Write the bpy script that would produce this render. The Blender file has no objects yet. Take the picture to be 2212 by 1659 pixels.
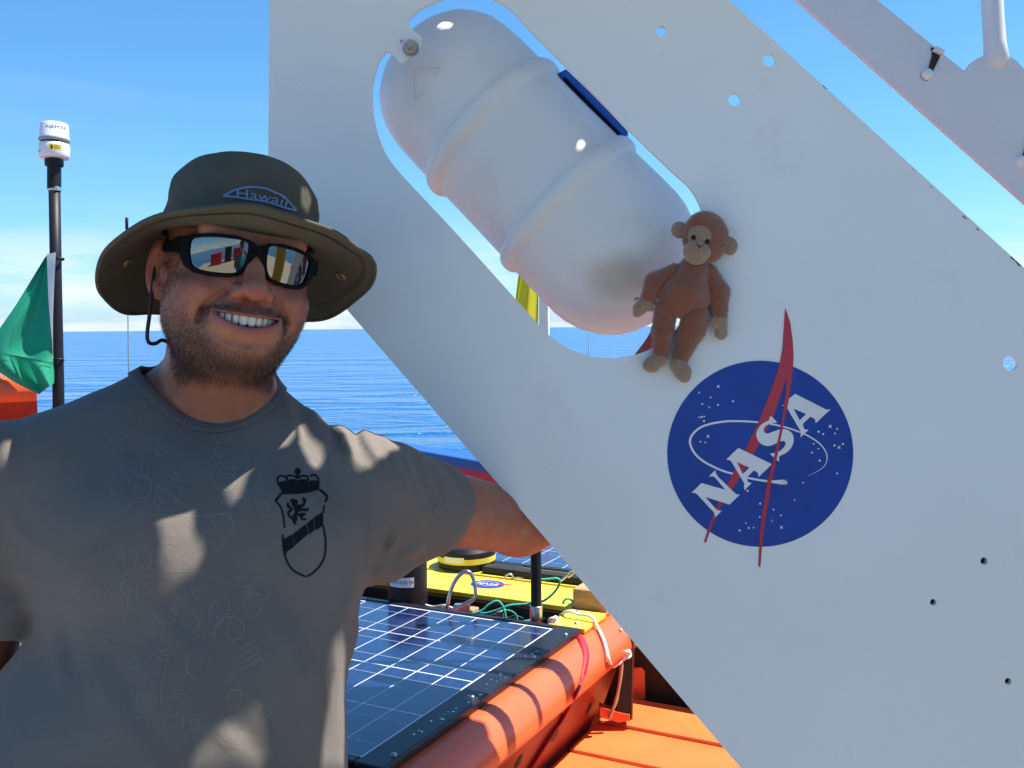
import bpy, bmesh, math, random
import numpy as np
from mathutils import Vector, Matrix, geometry
from mathutils.bvhtree import BVHTree

random.seed(7); rng = np.random.default_rng(7)
S = bpy.context.scene
COL = S.collection

# ------------------------------------------------------------------ camera
F = 2080.0; CAMH = 1.65                       # focal length in photo units (picture 2212 wide), eye height above deck
PITCH = math.radians(-3.36); ROLL = math.radians(-0.5)
FW = np.array([0, math.cos(PITCH), math.sin(PITCH)])
_r0 = np.array([1.0, 0, 0]); _u0 = np.cross(_r0, FW)
RT = math.cos(ROLL) * _r0 + math.sin(ROLL) * _u0
UP = -math.sin(ROLL) * _r0 + math.cos(ROLL) * _u0
EYE = np.array([0, 0, CAMH])
def P(x, y, d):                               # place seen at (x, y) at a depth of d metres
    return EYE + d * (RT * (x - 1106) / F + UP * (829.5 - y) / F + FW)
def G(x, y, z):                               # place seen at (x, y) on the level z
    r = P(x, y, 1) - EYE
    return EYE + r * (z - CAMH) / r[2]
cam = bpy.data.cameras.new('camera'); camo = bpy.data.objects.new('camera', cam); COL.objects.link(camo)
cam.sensor_width = 36; cam.lens = 36 * F / 2212; cam.clip_start = 0.02; cam.clip_end = 60000
camo.matrix_world = Matrix(((RT[0], UP[0], -FW[0], 0), (RT[1], UP[1], -FW[1], 0), (RT[2], UP[2], -FW[2], CAMH), (0, 0, 0, 1)))
S.camera = camo

# ------------------------------------------------------------------ sky, sun, exposure
SUN = np.array([0.45, 0.072, 0.89]); SUN /= np.linalg.norm(SUN)
W = bpy.data.worlds.new('World'); S.world = W; W.use_nodes = True
nt = W.node_tree; nt.nodes.clear()
def wn(t, **k):
    n = nt.nodes.new(t)
    for a, v in k.items(): setattr(n, a, v)
    return n
out = wn('ShaderNodeOutputWorld'); bg = wn('ShaderNodeBackground'); bg.inputs[1].default_value = 0.080
sky = wn('ShaderNodeTexSky', sky_type='NISHITA', sun_disc=False, sun_elevation=math.asin(SUN[2]),
         sun_rotation=math.atan2(SUN[0], SUN[1]), altitude=0, air_density=1.0, dust_density=0.35, ozone_density=3.0)
tc = wn('ShaderNodeTexCoord'); sep = wn('ShaderNodeSeparateXYZ'); nt.links.new(tc.outputs['Generated'], sep.inputs[0])
tint = wn('ShaderNodeMixRGB', blend_type='MULTIPLY'); tint.inputs[0].default_value = 1
hz = wn('ShaderNodeMapRange'); hz.inputs[1].default_value = 0.0; hz.inputs[2].default_value = .42; nt.links.new(sep.outputs[2], hz.inputs[0])
rmp = wn('ShaderNodeValToRGB'); nt.links.new(hz.outputs[0], rmp.inputs[0])
rmp.color_ramp.elements[0].color = (.67, .92, 1.34, 1); rmp.color_ramp.elements[1].color = (.52, .97, 1.20, 1)
e_ = rmp.color_ramp.elements.new(.35); e_.color = (.58, .98, 1.24, 1)
nt.links.new(rmp.outputs[0], tint.inputs[2]); nt.links.new(sky.outputs[0], tint.inputs[1])
def cloud(scale, stretch, lo, hi, e0, e1, amount, seed):
    mp = wn('ShaderNodeMapping'); mp.inputs['Scale'].default_value = (scale, scale, scale * stretch); mp.inputs['Location'].default_value = (seed, seed * .7, 0)
    nt.links.new(tc.outputs['Generated'], mp.inputs[0])
    nz = wn('ShaderNodeTexNoise'); nz.inputs['Scale'].default_value = 1; nz.inputs['Detail'].default_value = 7; nz.inputs['Roughness'].default_value = .58
    nt.links.new(mp.outputs[0], nz.inputs[0])
    r = wn('ShaderNodeMapRange'); r.interpolation_type = 'SMOOTHSTEP'
    for i, v in zip((1, 2, 3, 4), (lo, hi, 0, amount)): r.inputs[i].default_value = v
    nt.links.new(nz.outputs[0], r.inputs[0])
    e = wn('ShaderNodeMapRange'); e.interpolation_type = 'SMOOTHSTEP'
    for i, v in zip((1, 2, 3, 4), (e0, e1, 1, 0)): e.inputs[i].default_value = v
    nt.links.new(sep.outputs[2], e.inputs[0])
    m = wn('ShaderNodeMath', operation='MULTIPLY'); nt.links.new(r.outputs[0], m.inputs[0]); nt.links.new(e.outputs[0], m.inputs[1])
    return m.outputs[0]
prev = tint.outputs[0]
for args, col in (((6, 5, .40, .64, .02, .13, .85, 5.3), (6.0, 6.6, 7.2, 1)), ((3, 7, .50, .75, .10, .42, .10, 11.7), (4.2, 5.0, 6.4, 1))):
    mx = wn('ShaderNodeMixRGB'); nt.links.new(cloud(*args), mx.inputs[0]); nt.links.new(prev, mx.inputs[1]); mx.inputs[2].default_value = col
    prev = mx.outputs[0]
nt.links.new(prev, bg.inputs[0]); nt.links.new(bg.outputs[0], out.inputs[0])
sl = bpy.data.lights.new('sun', 'SUN'); sl.energy = 5.0; sl.angle = math.radians(0.53); sl.color = (1.0, 0.95, 0.88)
so = bpy.data.objects.new('sun', sl); COL.objects.link(so); so.location = (3, 1, 8)
so.rotation_euler = Vector(SUN).to_track_quat('Z', 'Y').to_euler()
S.view_settings.view_transform = 'Standard'; S.view_settings.look = 'None'; S.view_settings.gamma = 1
S.view_settings.use_curve_mapping = False; S.view_settings.exposure = 1.02
S.render.engine = 'CYCLES'
S.cycles.use_denoising = True
try: S.cycles.denoiser = 'OPENIMAGEDENOISE'
except Exception: pass
S.cycles.max_bounces = 8; S.cycles.diffuse_bounces = 4; S.cycles.glossy_bounces = 4; S.cycles.transmission_bounces = 6
S.cycles.sample_clamp_indirect = 8; S.cycles.caustics_reflective = False; S.cycles.caustics_refractive = False

# ------------------------------------------------------------------ objects, names, labels
def tag(o, label=None, cat=None, group=None, kind=None):
    if label: o['label'] = label
    if cat: o['category'] = cat
    if group: o['group'] = group
    if kind: o['kind'] = kind
    return o
def thing(name, label, cat, loc, group=None):
    o = bpy.data.objects.new(name, None); COL.objects.link(o); o.location = Vector(loc); o.empty_display_size = .05
    return tag(o, label, cat, group)
def adopt(o, parent):
    if parent is not None:
        o.parent = parent
        m = Matrix.Identity(4); chain = []
        p = parent
        while p is not None: chain.append(p); p = p.parent
        for q in reversed(chain): m = m @ q.matrix_parent_inverse @ q.matrix_basis
        o.matrix_parent_inverse = m.inverted()
    return o
def mesh_data(name, V, Fc):
    me = bpy.data.meshes.new(name)
    V = np.asarray(V, dtype=np.float32)
    if isinstance(Fc, np.ndarray):
        n, k = Fc.shape
        me.vertices.add(len(V)); me.vertices.foreach_set('co', V.ravel())
        me.loops.add(n * k); me.loops.foreach_set('vertex_index', Fc.astype(np.int32).ravel())
        me.polygons.add(n); me.polygons.foreach_set('loop_start', np.arange(0, n * k, k, dtype=np.int32))
        me.update(calc_edges=True); me.validate()
    else:
        me.from_pydata(V.tolist(), [], [list(map(int, f)) for f in Fc]); me.update()
    return me
def obj(name, VF, mat=None, parent=None, smooth=True, bevel=0, auto=None):
    me = VF if isinstance(VF, bpy.types.Mesh) else mesh_data(name, *VF)
    o = bpy.data.objects.new(name, me); COL.objects.link(o)
    if mat is not None and not len(me.materials): me.materials.append(mat)
    me.polygons.foreach_set('use_smooth', np.full(len(me.polygons), bool(smooth)))
    if auto is not None:
        try: me.set_sharp_from_angle(angle=math.radians(auto))
        except Exception: pass
    if bevel:
        b = o.modifiers.new('bevel', 'BEVEL'); b.width = bevel; b.segments = 2; b.limit_method = 'ANGLE'; b.angle_limit = math.radians(40)
    return adopt(o, parent)

class MB:
    def __init__(s): s.V = []; s.F = []; s.n = 0
    def add(s, VF):
        V, Fc = VF; V = np.asarray(V, float)
        s.F += [[int(i) + s.n for i in f] for f in Fc]; s.V.append(V); s.n += len(V); return s
    def out(s): return np.concatenate(s.V), s.F
def frame(z, hint=(0, 0, 1)):
    z = np.asarray(z, float); z = z / np.linalg.norm(z); h = np.asarray(hint, float)
    if abs(z @ h) > .95 * np.linalg.norm(h): h = np.array([1.0, 0, 0]) if abs(z[0]) < .9 else np.array([0, 1.0, 0])
    x = np.cross(h, z); x /= np.linalg.norm(x); y = np.cross(z, x)
    return np.stack([x, y, z], 1)
def box(c, size, R=None):
    a, b, d = [s / 2 for s in size]
    V = np.array([(x, y, z) for x in (-a, a) for y in (-b, b) for z in (-d, d)])
    if R is not None: V = V @ np.asarray(R).T
    return V + np.asarray(c), [(0, 1, 3, 2), (4, 6, 7, 5), (0, 4, 5, 1), (2, 3, 7, 6), (0, 2, 6, 4), (1, 5, 7, 3)]
def spline(pts, n=8, closed=False):
    p = np.asarray(pts, float); N = len(p); o = []
    for i in range(N if closed else N - 1):
        if closed: a, b, c, d = p[(i - 1) % N], p[i], p[(i + 1) % N], p[(i + 2) % N]
        else: a, b, c, d = p[max(i - 1, 0)], p[i], p[i + 1], p[min(i + 2, N - 1)]
        for k in range(n):
            t = k / n
            o.append(.5 * ((2 * b) + (c - a) * t + (2 * a - 5 * b + 4 * c - d) * t * t + (3 * b - a - 3 * c + d) * t ** 3))
    if not closed: o.append(p[-1])
    return np.array(o)
def tube(pts, r, seg=10, closed=False, caps=True):
    p = np.asarray(pts, float); N = len(p)
    r = np.broadcast_to(np.asarray(r, float), (N,))
    T = np.roll(p, -1, 0) - np.roll(p, 1, 0) if closed else np.gradient(p, axis=0)
    T /= np.linalg.norm(T, axis=1)[:, None] + 1e-12
    x = frame(T[0])[:, 0]; V = []
    for i in range(N):
        x = x - (x @ T[i]) * T[i]; x /= np.linalg.norm(x); y = np.cross(T[i], x)
        a = np.arange(seg) * 2 * math.pi / seg
        V.append(p[i] + r[i] * (np.cos(a)[:, None] * x + np.sin(a)[:, None] * y))
    Fc = []
    for i in range(N if closed else N - 1):
        j = (i + 1) % N
        for k in range(seg):
            l = (k + 1) % seg; Fc.append((i * seg + k, i * seg + l, j * seg + l, j * seg + k))
    if not closed and caps:
        Fc.append(tuple(range(seg))[::-1]); Fc.append(tuple((N - 1) * seg + k for k in range(seg)))
    return np.concatenate(V), Fc
def lathe(prof, o, axis, seg=32, a0=0, a1=2 * math.pi, hint=(0, 0, 1)):   # prof: (radius, height along axis)
    R = frame(axis, hint); full = abs(a1 - a0 - 2 * math.pi) < 1e-6
    n = seg if full else seg + 1
    a = a0 + (a1 - a0) * np.arange(n) / seg
    V = np.concatenate([np.stack([r * np.cos(a), r * np.sin(a), np.full(n, h)], 1) for r, h in prof]) @ R.T + np.asarray(o)
    Fc = []
    for i in range(len(prof) - 1):
        for k in range(seg):
            l = (k + 1) % n; Fc.append((i * n + k, i * n + l, (i + 1) * n + l, (i + 1) * n + k))
    return V, Fc
def cyl(a, b, r, seg=24, r2=None, ch=0.0):
    a = np.asarray(a, float); b = np.asarray(b, float); L = np.linalg.norm(b - a); r2 = r if r2 is None else r2
    c = ch or min(r, r2) * .06
    return lathe([(0, 0), (r - c, 0), (r, c), (r2, L - c), (r2 - c, L), (0, L)], a, b - a, seg)
def prism(loops, to3, nrm, th):               # loops of 2-D points (outer first, then holes), a map to 3-D, thickness along nrm
    L3 = [np.array([to3(*q) for q in l]) for l in loops]; nrm = np.asarray(nrm, float)
    tri = geometry.tessellate_polygon([[Vector((q[0], q[1], 0)) for q in l] for l in loops])
    A = np.concatenate(L3); n = len(A); V = np.concatenate([A, A + nrm * th])
    Fc = []
    for t in tri:
        p, q, r = A[t[0]], A[t[1]], A[t[2]]
        if np.cross(q - p, r - p) @ nrm < 0: t = (t[0], t[2], t[1])
        Fc.append((t[0] + n, t[1] + n, t[2] + n)); Fc.append((t[0], t[2], t[1]))
    o = 0
    for l in loops:
        m = len(l)
        for i in range(m):
            j = (i + 1) % m; Fc.append((o + i, o + j, n + o + j, n + o + i))
        o += m
    return V, Fc
def flat(loops, to3):
    tri = geometry.tessellate_polygon([[Vector((q[0], q[1], 0)) for q in l] for l in loops])
    return np.array([to3(*q) for l in loops for q in l]), [tuple(t) for t in tri]
def circ(x, y, r, n=28, ry=None): return [(x + r * math.cos(2 * math.pi * i / n), y + (ry or r) * math.sin(2 * math.pi * i / n)) for i in range(n)]
def stroke(pts, w, closed=False):             # a line of width w as one outline (2-D)
    p = np.asarray(pts, float); w = np.broadcast_to(np.asarray(w, float), (len(p),))
    t = np.gradient(p, axis=0); t /= np.linalg.norm(t, axis=1)[:, None] + 1e-9
    n = np.stack([-t[:, 1], t[:, 0]], 1)
    return np.concatenate([p + n * w[:, None] / 2, (p - n * w[:, None] / 2)[::-1]]).tolist()
def fix(o):                                   # consistent outward normals
    bm = bmesh.new(); bm.from_mesh(o.data); bmesh.ops.recalc_face_normals(bm, faces=bm.faces); bm.to_mesh(o.data); bm.free(); return o

# ------------------------------------------------------------------ materials
def pm(name, col, rough=.5, metal=0, var=.06, vs=12, bump=0, bs=150, spec=.5, coat=0, rv=.08, speck=0, stain=None, stretch=None, det=5):
    m = bpy.data.materials.new(name); m.use_nodes = True; t = m.node_tree; N = t.nodes; Lk = t.links
    b = N['Principled BSDF']; b.inputs['Roughness'].default_value = rough; b.inputs['Metallic'].default_value = metal
    b.inputs['Specular IOR Level'].default_value = spec; b.inputs['Coat Weight'].default_value = coat; b.inputs['Coat Roughness'].default_value = .15
    tc = N.new('ShaderNodeTexCoord'); src = tc.outputs['Object']
    if stretch:
        mp = N.new('ShaderNodeMapping'); mp.inputs['Scale'].default_value = stretch; Lk.new(src, mp.inputs[0]); src = mp.outputs[0]
    nz = N.new('ShaderNodeTexNoise'); nz.inputs['Scale'].default_value = vs; nz.inputs['Detail'].default_value = det; nz.inputs['Roughness'].default_value = .6
    Lk.new(src, nz.inputs[0])
    r = N.new('ShaderNodeMapRange'); r.inputs[1].default_value = .3; r.inputs[2].default_value = .7; Lk.new(nz.outputs[0], r.inputs[0])
    mx = N.new('ShaderNodeMixRGB'); c = np.array(col)
    mx.inputs[1].default_value = (*np.clip(c * (1 - var), 0, 1), 1); mx.inputs[2].default_value = (*np.clip(c * (1 + var), 0, 1), 1)
    Lk.new(r.outputs[0], mx.inputs[0]); last = mx.outputs[0]
    if stain:
        sc, thr, sco, amt = stain
        n2 = N.new('ShaderNodeTexNoise'); n2.inputs['Scale'].default_value = sc; n2.inputs['Detail'].default_value = 8; n2.inputs['Roughness'].default_value = .65; Lk.new(src, n2.inputs[0])
        r2 = N.new('ShaderNodeMapRange'); r2.inputs[1].default_value = thr; r2.inputs[2].default_value = thr + .08; r2.inputs[4].default_value = amt; Lk.new(n2.outputs[0], r2.inputs[0])
        m2 = N.new('ShaderNodeMixRGB'); m2.inputs[2].default_value = (*sco, 1); Lk.new(r2.outputs[0], m2.inputs[0]); Lk.new(last, m2.inputs[1]); last = m2.outputs[0]
    Lk.new(last, b.inputs['Base Color'])
    rr = N.new('ShaderNodeMapRange'); rr.inputs[3].default_value = max(0, rough - rv); rr.inputs[4].default_value = min(1, rough + rv); Lk.new(nz.outputs[0], rr.inputs[0]); Lk.new(rr.outputs[0], b.inputs['Roughness'])
    if bump:
        n3 = N.new('ShaderNodeTexNoise'); n3.inputs['Scale'].default_value = bs; n3.inputs['Detail'].default_value = 3; Lk.new(src, n3.inputs[0])
        bp = N.new('ShaderNodeBump'); bp.inputs['Strength'].default_value = min(1, bump); bp.inputs['Distance'].default_value = .002; Lk.new(n3.outputs[0], bp.inputs['Height']); Lk.new(bp.outputs[0], b.inputs['Normal'])
    return m
M = {}
M['white'] = pm('white_paint', (.77, .80, .775), .40, var=.035, vs=2.2, bump=.10, bs=300, coat=.12, stain=(4.5, .60, (.62, .62, .58), .22))
M['beam'] = pm('beam_paint', (.74, .72, .70), .42, var=.03, vs=5, bump=.08, bs=260, stain=(14, .66, (.45, .43, .38), .35))
M['orange'] = pm('orange_gelcoat', (.78, .118, .034), .36, var=.07, vs=6, bump=.10, bs=60, coat=.2, stain=(18, .70, (.45, .10, .03), .35))
M['plank'] = pm('orange_deck_paint', (.76, .158, .036), .5, var=.10, vs=8, bump=.2, bs=90, stain=(30, .66, (.45, .13, .05), .4))
M['red'] = pm('red_paint', (.42, .012, .012), .45, var=.08, vs=4, bump=.1, bs=40)
M['bluecap'] = pm('blue_paint', (.02, .09, .30), .4, var=.08)
M['black'] = pm('black_plastic', (.010, .010, .013), .5, var=.2, vs=30, spec=.3)
M['rubber'] = pm('black_rubber', (.012, .012, .012), .65, var=.2, vs=30)
M['yellow'] = pm('yellow_board', (.68, .58, .055), .5, var=.12, vs=10, bump=.1, bs=80, stain=(16, .60, (.40, .33, .10), .5))
M['steel'] = pm('stainless_steel', (.62, .60, .56), .25, metal=1, var=.06, vs=40, bump=.05)
M['dullsteel'] = pm('galvanised_steel', (.42, .41, .38), .45, metal=.9, var=.15, vs=60)
M['teal'] = pm('teal_rope', (.03, .42, .33), .7, var=.25, vs=400, bump=.5, bs=500)
M['wrope'] = pm('white_rope', (.80, .77, .72), .7, var=.1, vs=300, bump=.4, bs=500)
M['oldrope'] = pm('weathered_rope', (.55, .40, .24), .8, var=.2, vs=300, bump=.5, bs=500)
M['strap'] = pm('red_webbing', (.50, .012, .03), .55, var=.12, vs=90, bump=.4, bs=700)
M['wood'] = pm('timber', (.42, .24, .11), .7, var=.22, vs=25, bump=.3, bs=120, stretch=(1, 1, 6))
M['print_white'] = pm('white_print', (.74, .75, .74), .4, var=.02)
M['print_black'] = pm('black_print', (.012, .012, .015), .9, var=.1, spec=.1)
M['lblue'] = pm('blue_label', (.02, .055, .33), .4, var=.1)
M['redhull'] = pm('dark_red_hull', (.27, .020, .010), .45, var=.12, vs=9, bump=.1, bs=60, stain=(22, .66, (.55, .22, .10), .35))

# ================================================================== the setting
# sea
def sea():
    m = bpy.data.materials.new('sea_water'); m.use_nodes = True; t = m.node_tree; N = t.nodes; Lk = t.links
    b = N['Principled BSDF']; b.inputs['Base Color'].default_value = (.012, .11, .30, 1); b.inputs['Roughness'].default_value = .18; b.inputs['IOR'].default_value = 1.33
    tc = N.new('ShaderNodeTexCoord'); hs = []
    for sx, sy, w in ((.040, .10, 1.15), (.20, .40, .26), (.9, 1.6, .07), (3.5, 5.0, .015)):
        mp = N.new('ShaderNodeMapping'); mp.inputs['Scale'].default_value = (sx, sy, 1); mp.inputs['Rotation'].default_value = (0, 0, .25); Lk.new(tc.outputs['Object'], mp.inputs[0])
        nz = N.new('ShaderNodeTexNoise'); nz.inputs['Scale'].default_value = 1; nz.inputs['Detail'].default_value = 3; nz.inputs['Distortion'].default_value = .6; Lk.new(mp.outputs[0], nz.inputs[0])
        ml = N.new('ShaderNodeMath'); ml.operation = 'MULTIPLY'; ml.inputs[1].default_value = w * 4.6; Lk.new(nz.outputs[0], ml.inputs[0]); hs.append(ml.outputs[0])
    a = hs[0]
    for h in hs[1:]:
        ad = N.new('ShaderNodeMath'); ad.operation = 'ADD'; Lk.new(a, ad.inputs[0]); Lk.new(h, ad.inputs[1]); a = ad.outputs[0]
    bp = N.new('ShaderNodeBump'); bp.inputs['Strength'].default_value = 1; bp.inputs['Distance'].default_value = 1.0; Lk.new(a, bp.inputs['Height']); Lk.new(bp.outputs[0], b.inputs['Normal'])
    rr = [0, 10, 30, 100, 300, 1000, 4000, 25000]
    o = obj('sea', lathe([(r, 0) for r in rr], (0, 0, -3.4), (0, 0, 1), 96), m, smooth=False)
    return tag(o, kind='structure')
sea()
# the ship's own deck under everything
dm = pm('deck_paint', (.33, .30, .245), .7, var=.10, vs=2, bump=.2, bs=120, stain=(3, .6, (.25, .22, .18), .4))
tag(obj('ship_deck', prism([[(-7, -9), (7, -9), (7, 4.9), (-7, 4.9)]], lambda x, y: (x, y, 0), (0, 0, -1), .3), dm, smooth=False), kind='structure')
# bulwark with a blue cap
b0, b1 = P(948, 975, 4.75), P(1046, 988, 4.45)
dv = (b1 - b0); dv[2] = 0; dv /= np.linalg.norm(dv); nv = np.array([-dv[1], dv[0], 0])
zc = float(b0[2]); bz = zc
bc = b0 + dv * .5
t = thing('bulwark', 'red ship bulwark with a blue painted cap rail behind the solar boat', 'bulwark', (bc[0], bc[1], 0))
Rb = np.stack([dv, nv, [0, 0, 1]], 1)
obj('plating', box((bc[0], bc[1], (bz - .05) / 2), (5.2, .05, bz - .05), Rb), M['red'], t, smooth=False)
obj('cap_rail', box((bc[0], bc[1], bz - .022), (5.2, .14, .05), Rb), M['bluecap'], t, smooth=False, bevel=.012)

# ================================================================== orange boat hull
ZT = 1.03
HA = G(890, 1648, ZT); HB = G(1243, 1388, ZT)
E1 = (HB - HA) / np.linalg.norm(HB - HA); E2 = np.array([-E1[1], E1[0], 0]); E3 = np.array([0, 0, 1.0])
RH = np.stack([E1, E2, E3], 1)
def Hp(u, v, w=0): return HA + E1 * u + E2 * v + E3 * w
def hbox(u0, u1, v0, v1, w0, w1): return box(Hp((u0 + u1) / 2, (v0 + v1) / 2, (w0 + w1) / 2), (u1 - u0, v1 - v0, w1 - w0), RH)
hull = thing('boat_hull', 'orange boat hull with rounded gunwale carrying the solar panels', 'boat', Hp(.4, 1, -ZT))
FL = [(-.008, -.001), (-.020, -.005), (-.033, -.013), (-.043, -.025), (-.050, -.040), (-.053, -.054), (-.051, -.064), (-.045, -.071), (-.030, -.079), (-.006, -.105), (.040, -.23), (.055, -.30), (.055, -.95)]
def section(u0, u1, top):
    loop = top + FL + [(3.4, -.95)]
    return prism([loop], lambda v, w: Hp(u0, v, w), E1, u1 - u0)
mb = MB()
mb.add(section(-.13, .64, [(3.4, 0), (.0, 0)]))
mb.add(section(.6401, .7569, [(3.4, 0), (.66, 0), (.66, -.13), (.085, -.13), (.085, 0), (.0, 0)]))
mb.add(section(.757, .812, [(3.4, 0), (.0, 0)]))
o = obj('hull_shell', mb.out(), M['orange'], hull, auto=35); fix(o)
def two_tone(o, zc_):                         # the lower topsides are a darker red
    o.data.materials.append(M['redhull'])
    for p in o.data.polygons:
        if abs(p.normal.z) < .97 and p.center.z < zc_: p.material_index = 1
two_tone(o, ZT - .076)
def bvh_of(o): return BVHTree.FromPolygons([tuple(v.co) for v in o.data.vertices], [tuple(p.vertices) for p in o.data.polygons])
HULLB = bvh_of(o)
def cast(bvh, x, y, lift):
    r = P(x, y, 1) - EYE; r = r / np.linalg.norm(r); h, n, i, dist = bvh.ray_cast(Vector(EYE), Vector(r))
    if h is None: return None
    n = np.array(n)
    if n @ r > 0: n = -n
    return np.array(h) + n * lift - r * lift
obj('aft_hull', hbox(.8121, 1.85, .10, 3.4, -.95, -.002), M['orange'], hull, smooth=False, bevel=.02)
obj('well_liner', hbox(.645, .752, .087, .655, -.129, -.126), M['rubber'], hull, smooth=False)
obj('well_liner', hbox(.752, .7560, .086, .659, -.126, -.0005), M['rubber'], hull, smooth=False); obj('well_liner', hbox(.645, .752, .653, .6595, -.126, -.0005), M['rubber'], hull, smooth=False)
fn_ = np.array([0, -.94, -.34]); fn_ = E2 * fn_[1] + E3 * fn_[2]
for x, y in ((1271, 1531), (1198, 1588), (1120, 1644)):         # dark scuppers in the flank
    a = cast(HULLB, x, y, 0); obj('scupper', lathe([(0, .001), (.013, .001), (.0145, .0)], a, fn_, 20), M['rubber'], hull)
# raised orange end of the boat, far left
q = Hp(.80, 2.05, 0)
bl = thing('boat_cabin', 'orange rounded cabin end of the boat behind the green flag', 'boat cabin', Hp(.9, 2.6, 0))
ztop = float(P(40, 811, 3.0)[2]) - ZT
norm3 = lambda v: np.asarray(v) / np.linalg.norm(v)
prof = [(.10, 0), (.05, ztop - .16), (-.10, ztop - .085), (-.13, ztop - .065), (-.135, ztop - .045), (-.11, ztop - .015), (-.06, ztop - .003), (.0, ztop), (.6, ztop), (.6, 0)]
x0 = P(78, 811, 3.1); cd_ = norm3((P(78, 811, 1) - EYE) * [1, 1, 0]); cr_ = np.array([cd_[1], -cd_[0], 0])
fix(obj('cabin_shell', prism([prof], lambda a, w: np.array([x0[0], x0[1], ZT]) + cd_ * a * .55 + E3 * w, -cr_, 1.3), M['orange'], bl, auto=40))
two_tone(bl.children[0], ztop + ZT - .075)

cv = pm('grey_bounce_cover', (.10, .10, .105), .8, var=.15, vs=12, bump=.3, bs=300)  # unseen grey covers added to cut the orange bounce off the hull top
obj('bounce_cover', hbox(-.11, .62, .72, 3.3, .002, .02), cv, hull, smooth=False, bevel=.006)
obj('bounce_cover', hbox(.90, 1.82, .80, 3.3, .002, .02), cv, hull, smooth=False, bevel=.006)
# planks
pl = thing('plank_platform', 'orange painted plank platform beside the hull, under the white panel', 'platform', Hp(.6, -.3, -.3))
ZP = -.23
for i, (u0, u1) in enumerate(((-.01, .142), (.15, .29), (.297, .446), (.455, .602), (.612, .755), (.768, .918))):
    vm = max(-.9, -(1.342 + .889 * u0 - 1.43) / .458)
    if vm > -.1: continue
    o = obj('plank', hbox(u0, u1, vm, .028, ZP - .04 - .002 * (i % 2), ZP + .001 * ((i * 7) % 3)), M['plank'], pl, smooth=False, bevel=.006)
obj('shade_slab', hbox(.2, .93, -.78, .025, ZP - .14, ZP - .06), M['rubber'], pl, smooth=False)  # dark slab added to stand in for the shaded void under the planks
cs = thing('shade_block', 'black block added in place of the dark shade behind the orange planks', 'dark block', Hp(1.15, -.4, ZP - .04))  # black block added where there is only dark shade behind the planks
obj('shade_block_body', hbox(.95, 1.35, -1.1, .085, ZP - .1, -.045), M['rubber'], cs, smooth=False, bevel=.015)
obj('lid', hbox(.945, 1.355, -1.105, .09, -.043, -.02), M['rubber'], cs, smooth=False, bevel=.008)
fl = obj('bracket_plate', prism([[(x, y) for x, y in ((1366, 1445), (1386, 1442), (1393, 1450), (1394, 1510), (1366, 1512))]], lambda x, y: P(x, y, 2.22), FW, .012), M['orange'], None, smooth=False)
tag(fl, 'small orange plate standing up behind the black corner post', 'bracket')
# corner post
po = thing('corner_post', 'black steel corner post with an orange foot at the hull corner', 'post', Hp(.80, -.04, ZP))
obj('post', prism([[(1338, 1362), (1366, 1372), (1363, 1555), (1332, 1545)]], lambda x, y: P(x, y, 2.03), FW, .03), M['rubber'], po, smooth=False)
obj('flange', prism([[(1366.5, 1372), (1371, 1375), (1366.5, 1556), (1363.6, 1555)]], lambda x, y: P(x, y, 2.03), FW, .05), pm('worn_steel', (.16, .10, .07), .6, var=.3, vs=50), po, smooth=False)
obj('foot', prism([[(1296, 1527), (1330, 1538), (1361, 1545), (1361, 1557), (1336, 1561), (1296, 1549)]], lambda x, y: P(x, y, 2.025), FW, .03), M['orange'], po, smooth=False)

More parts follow.
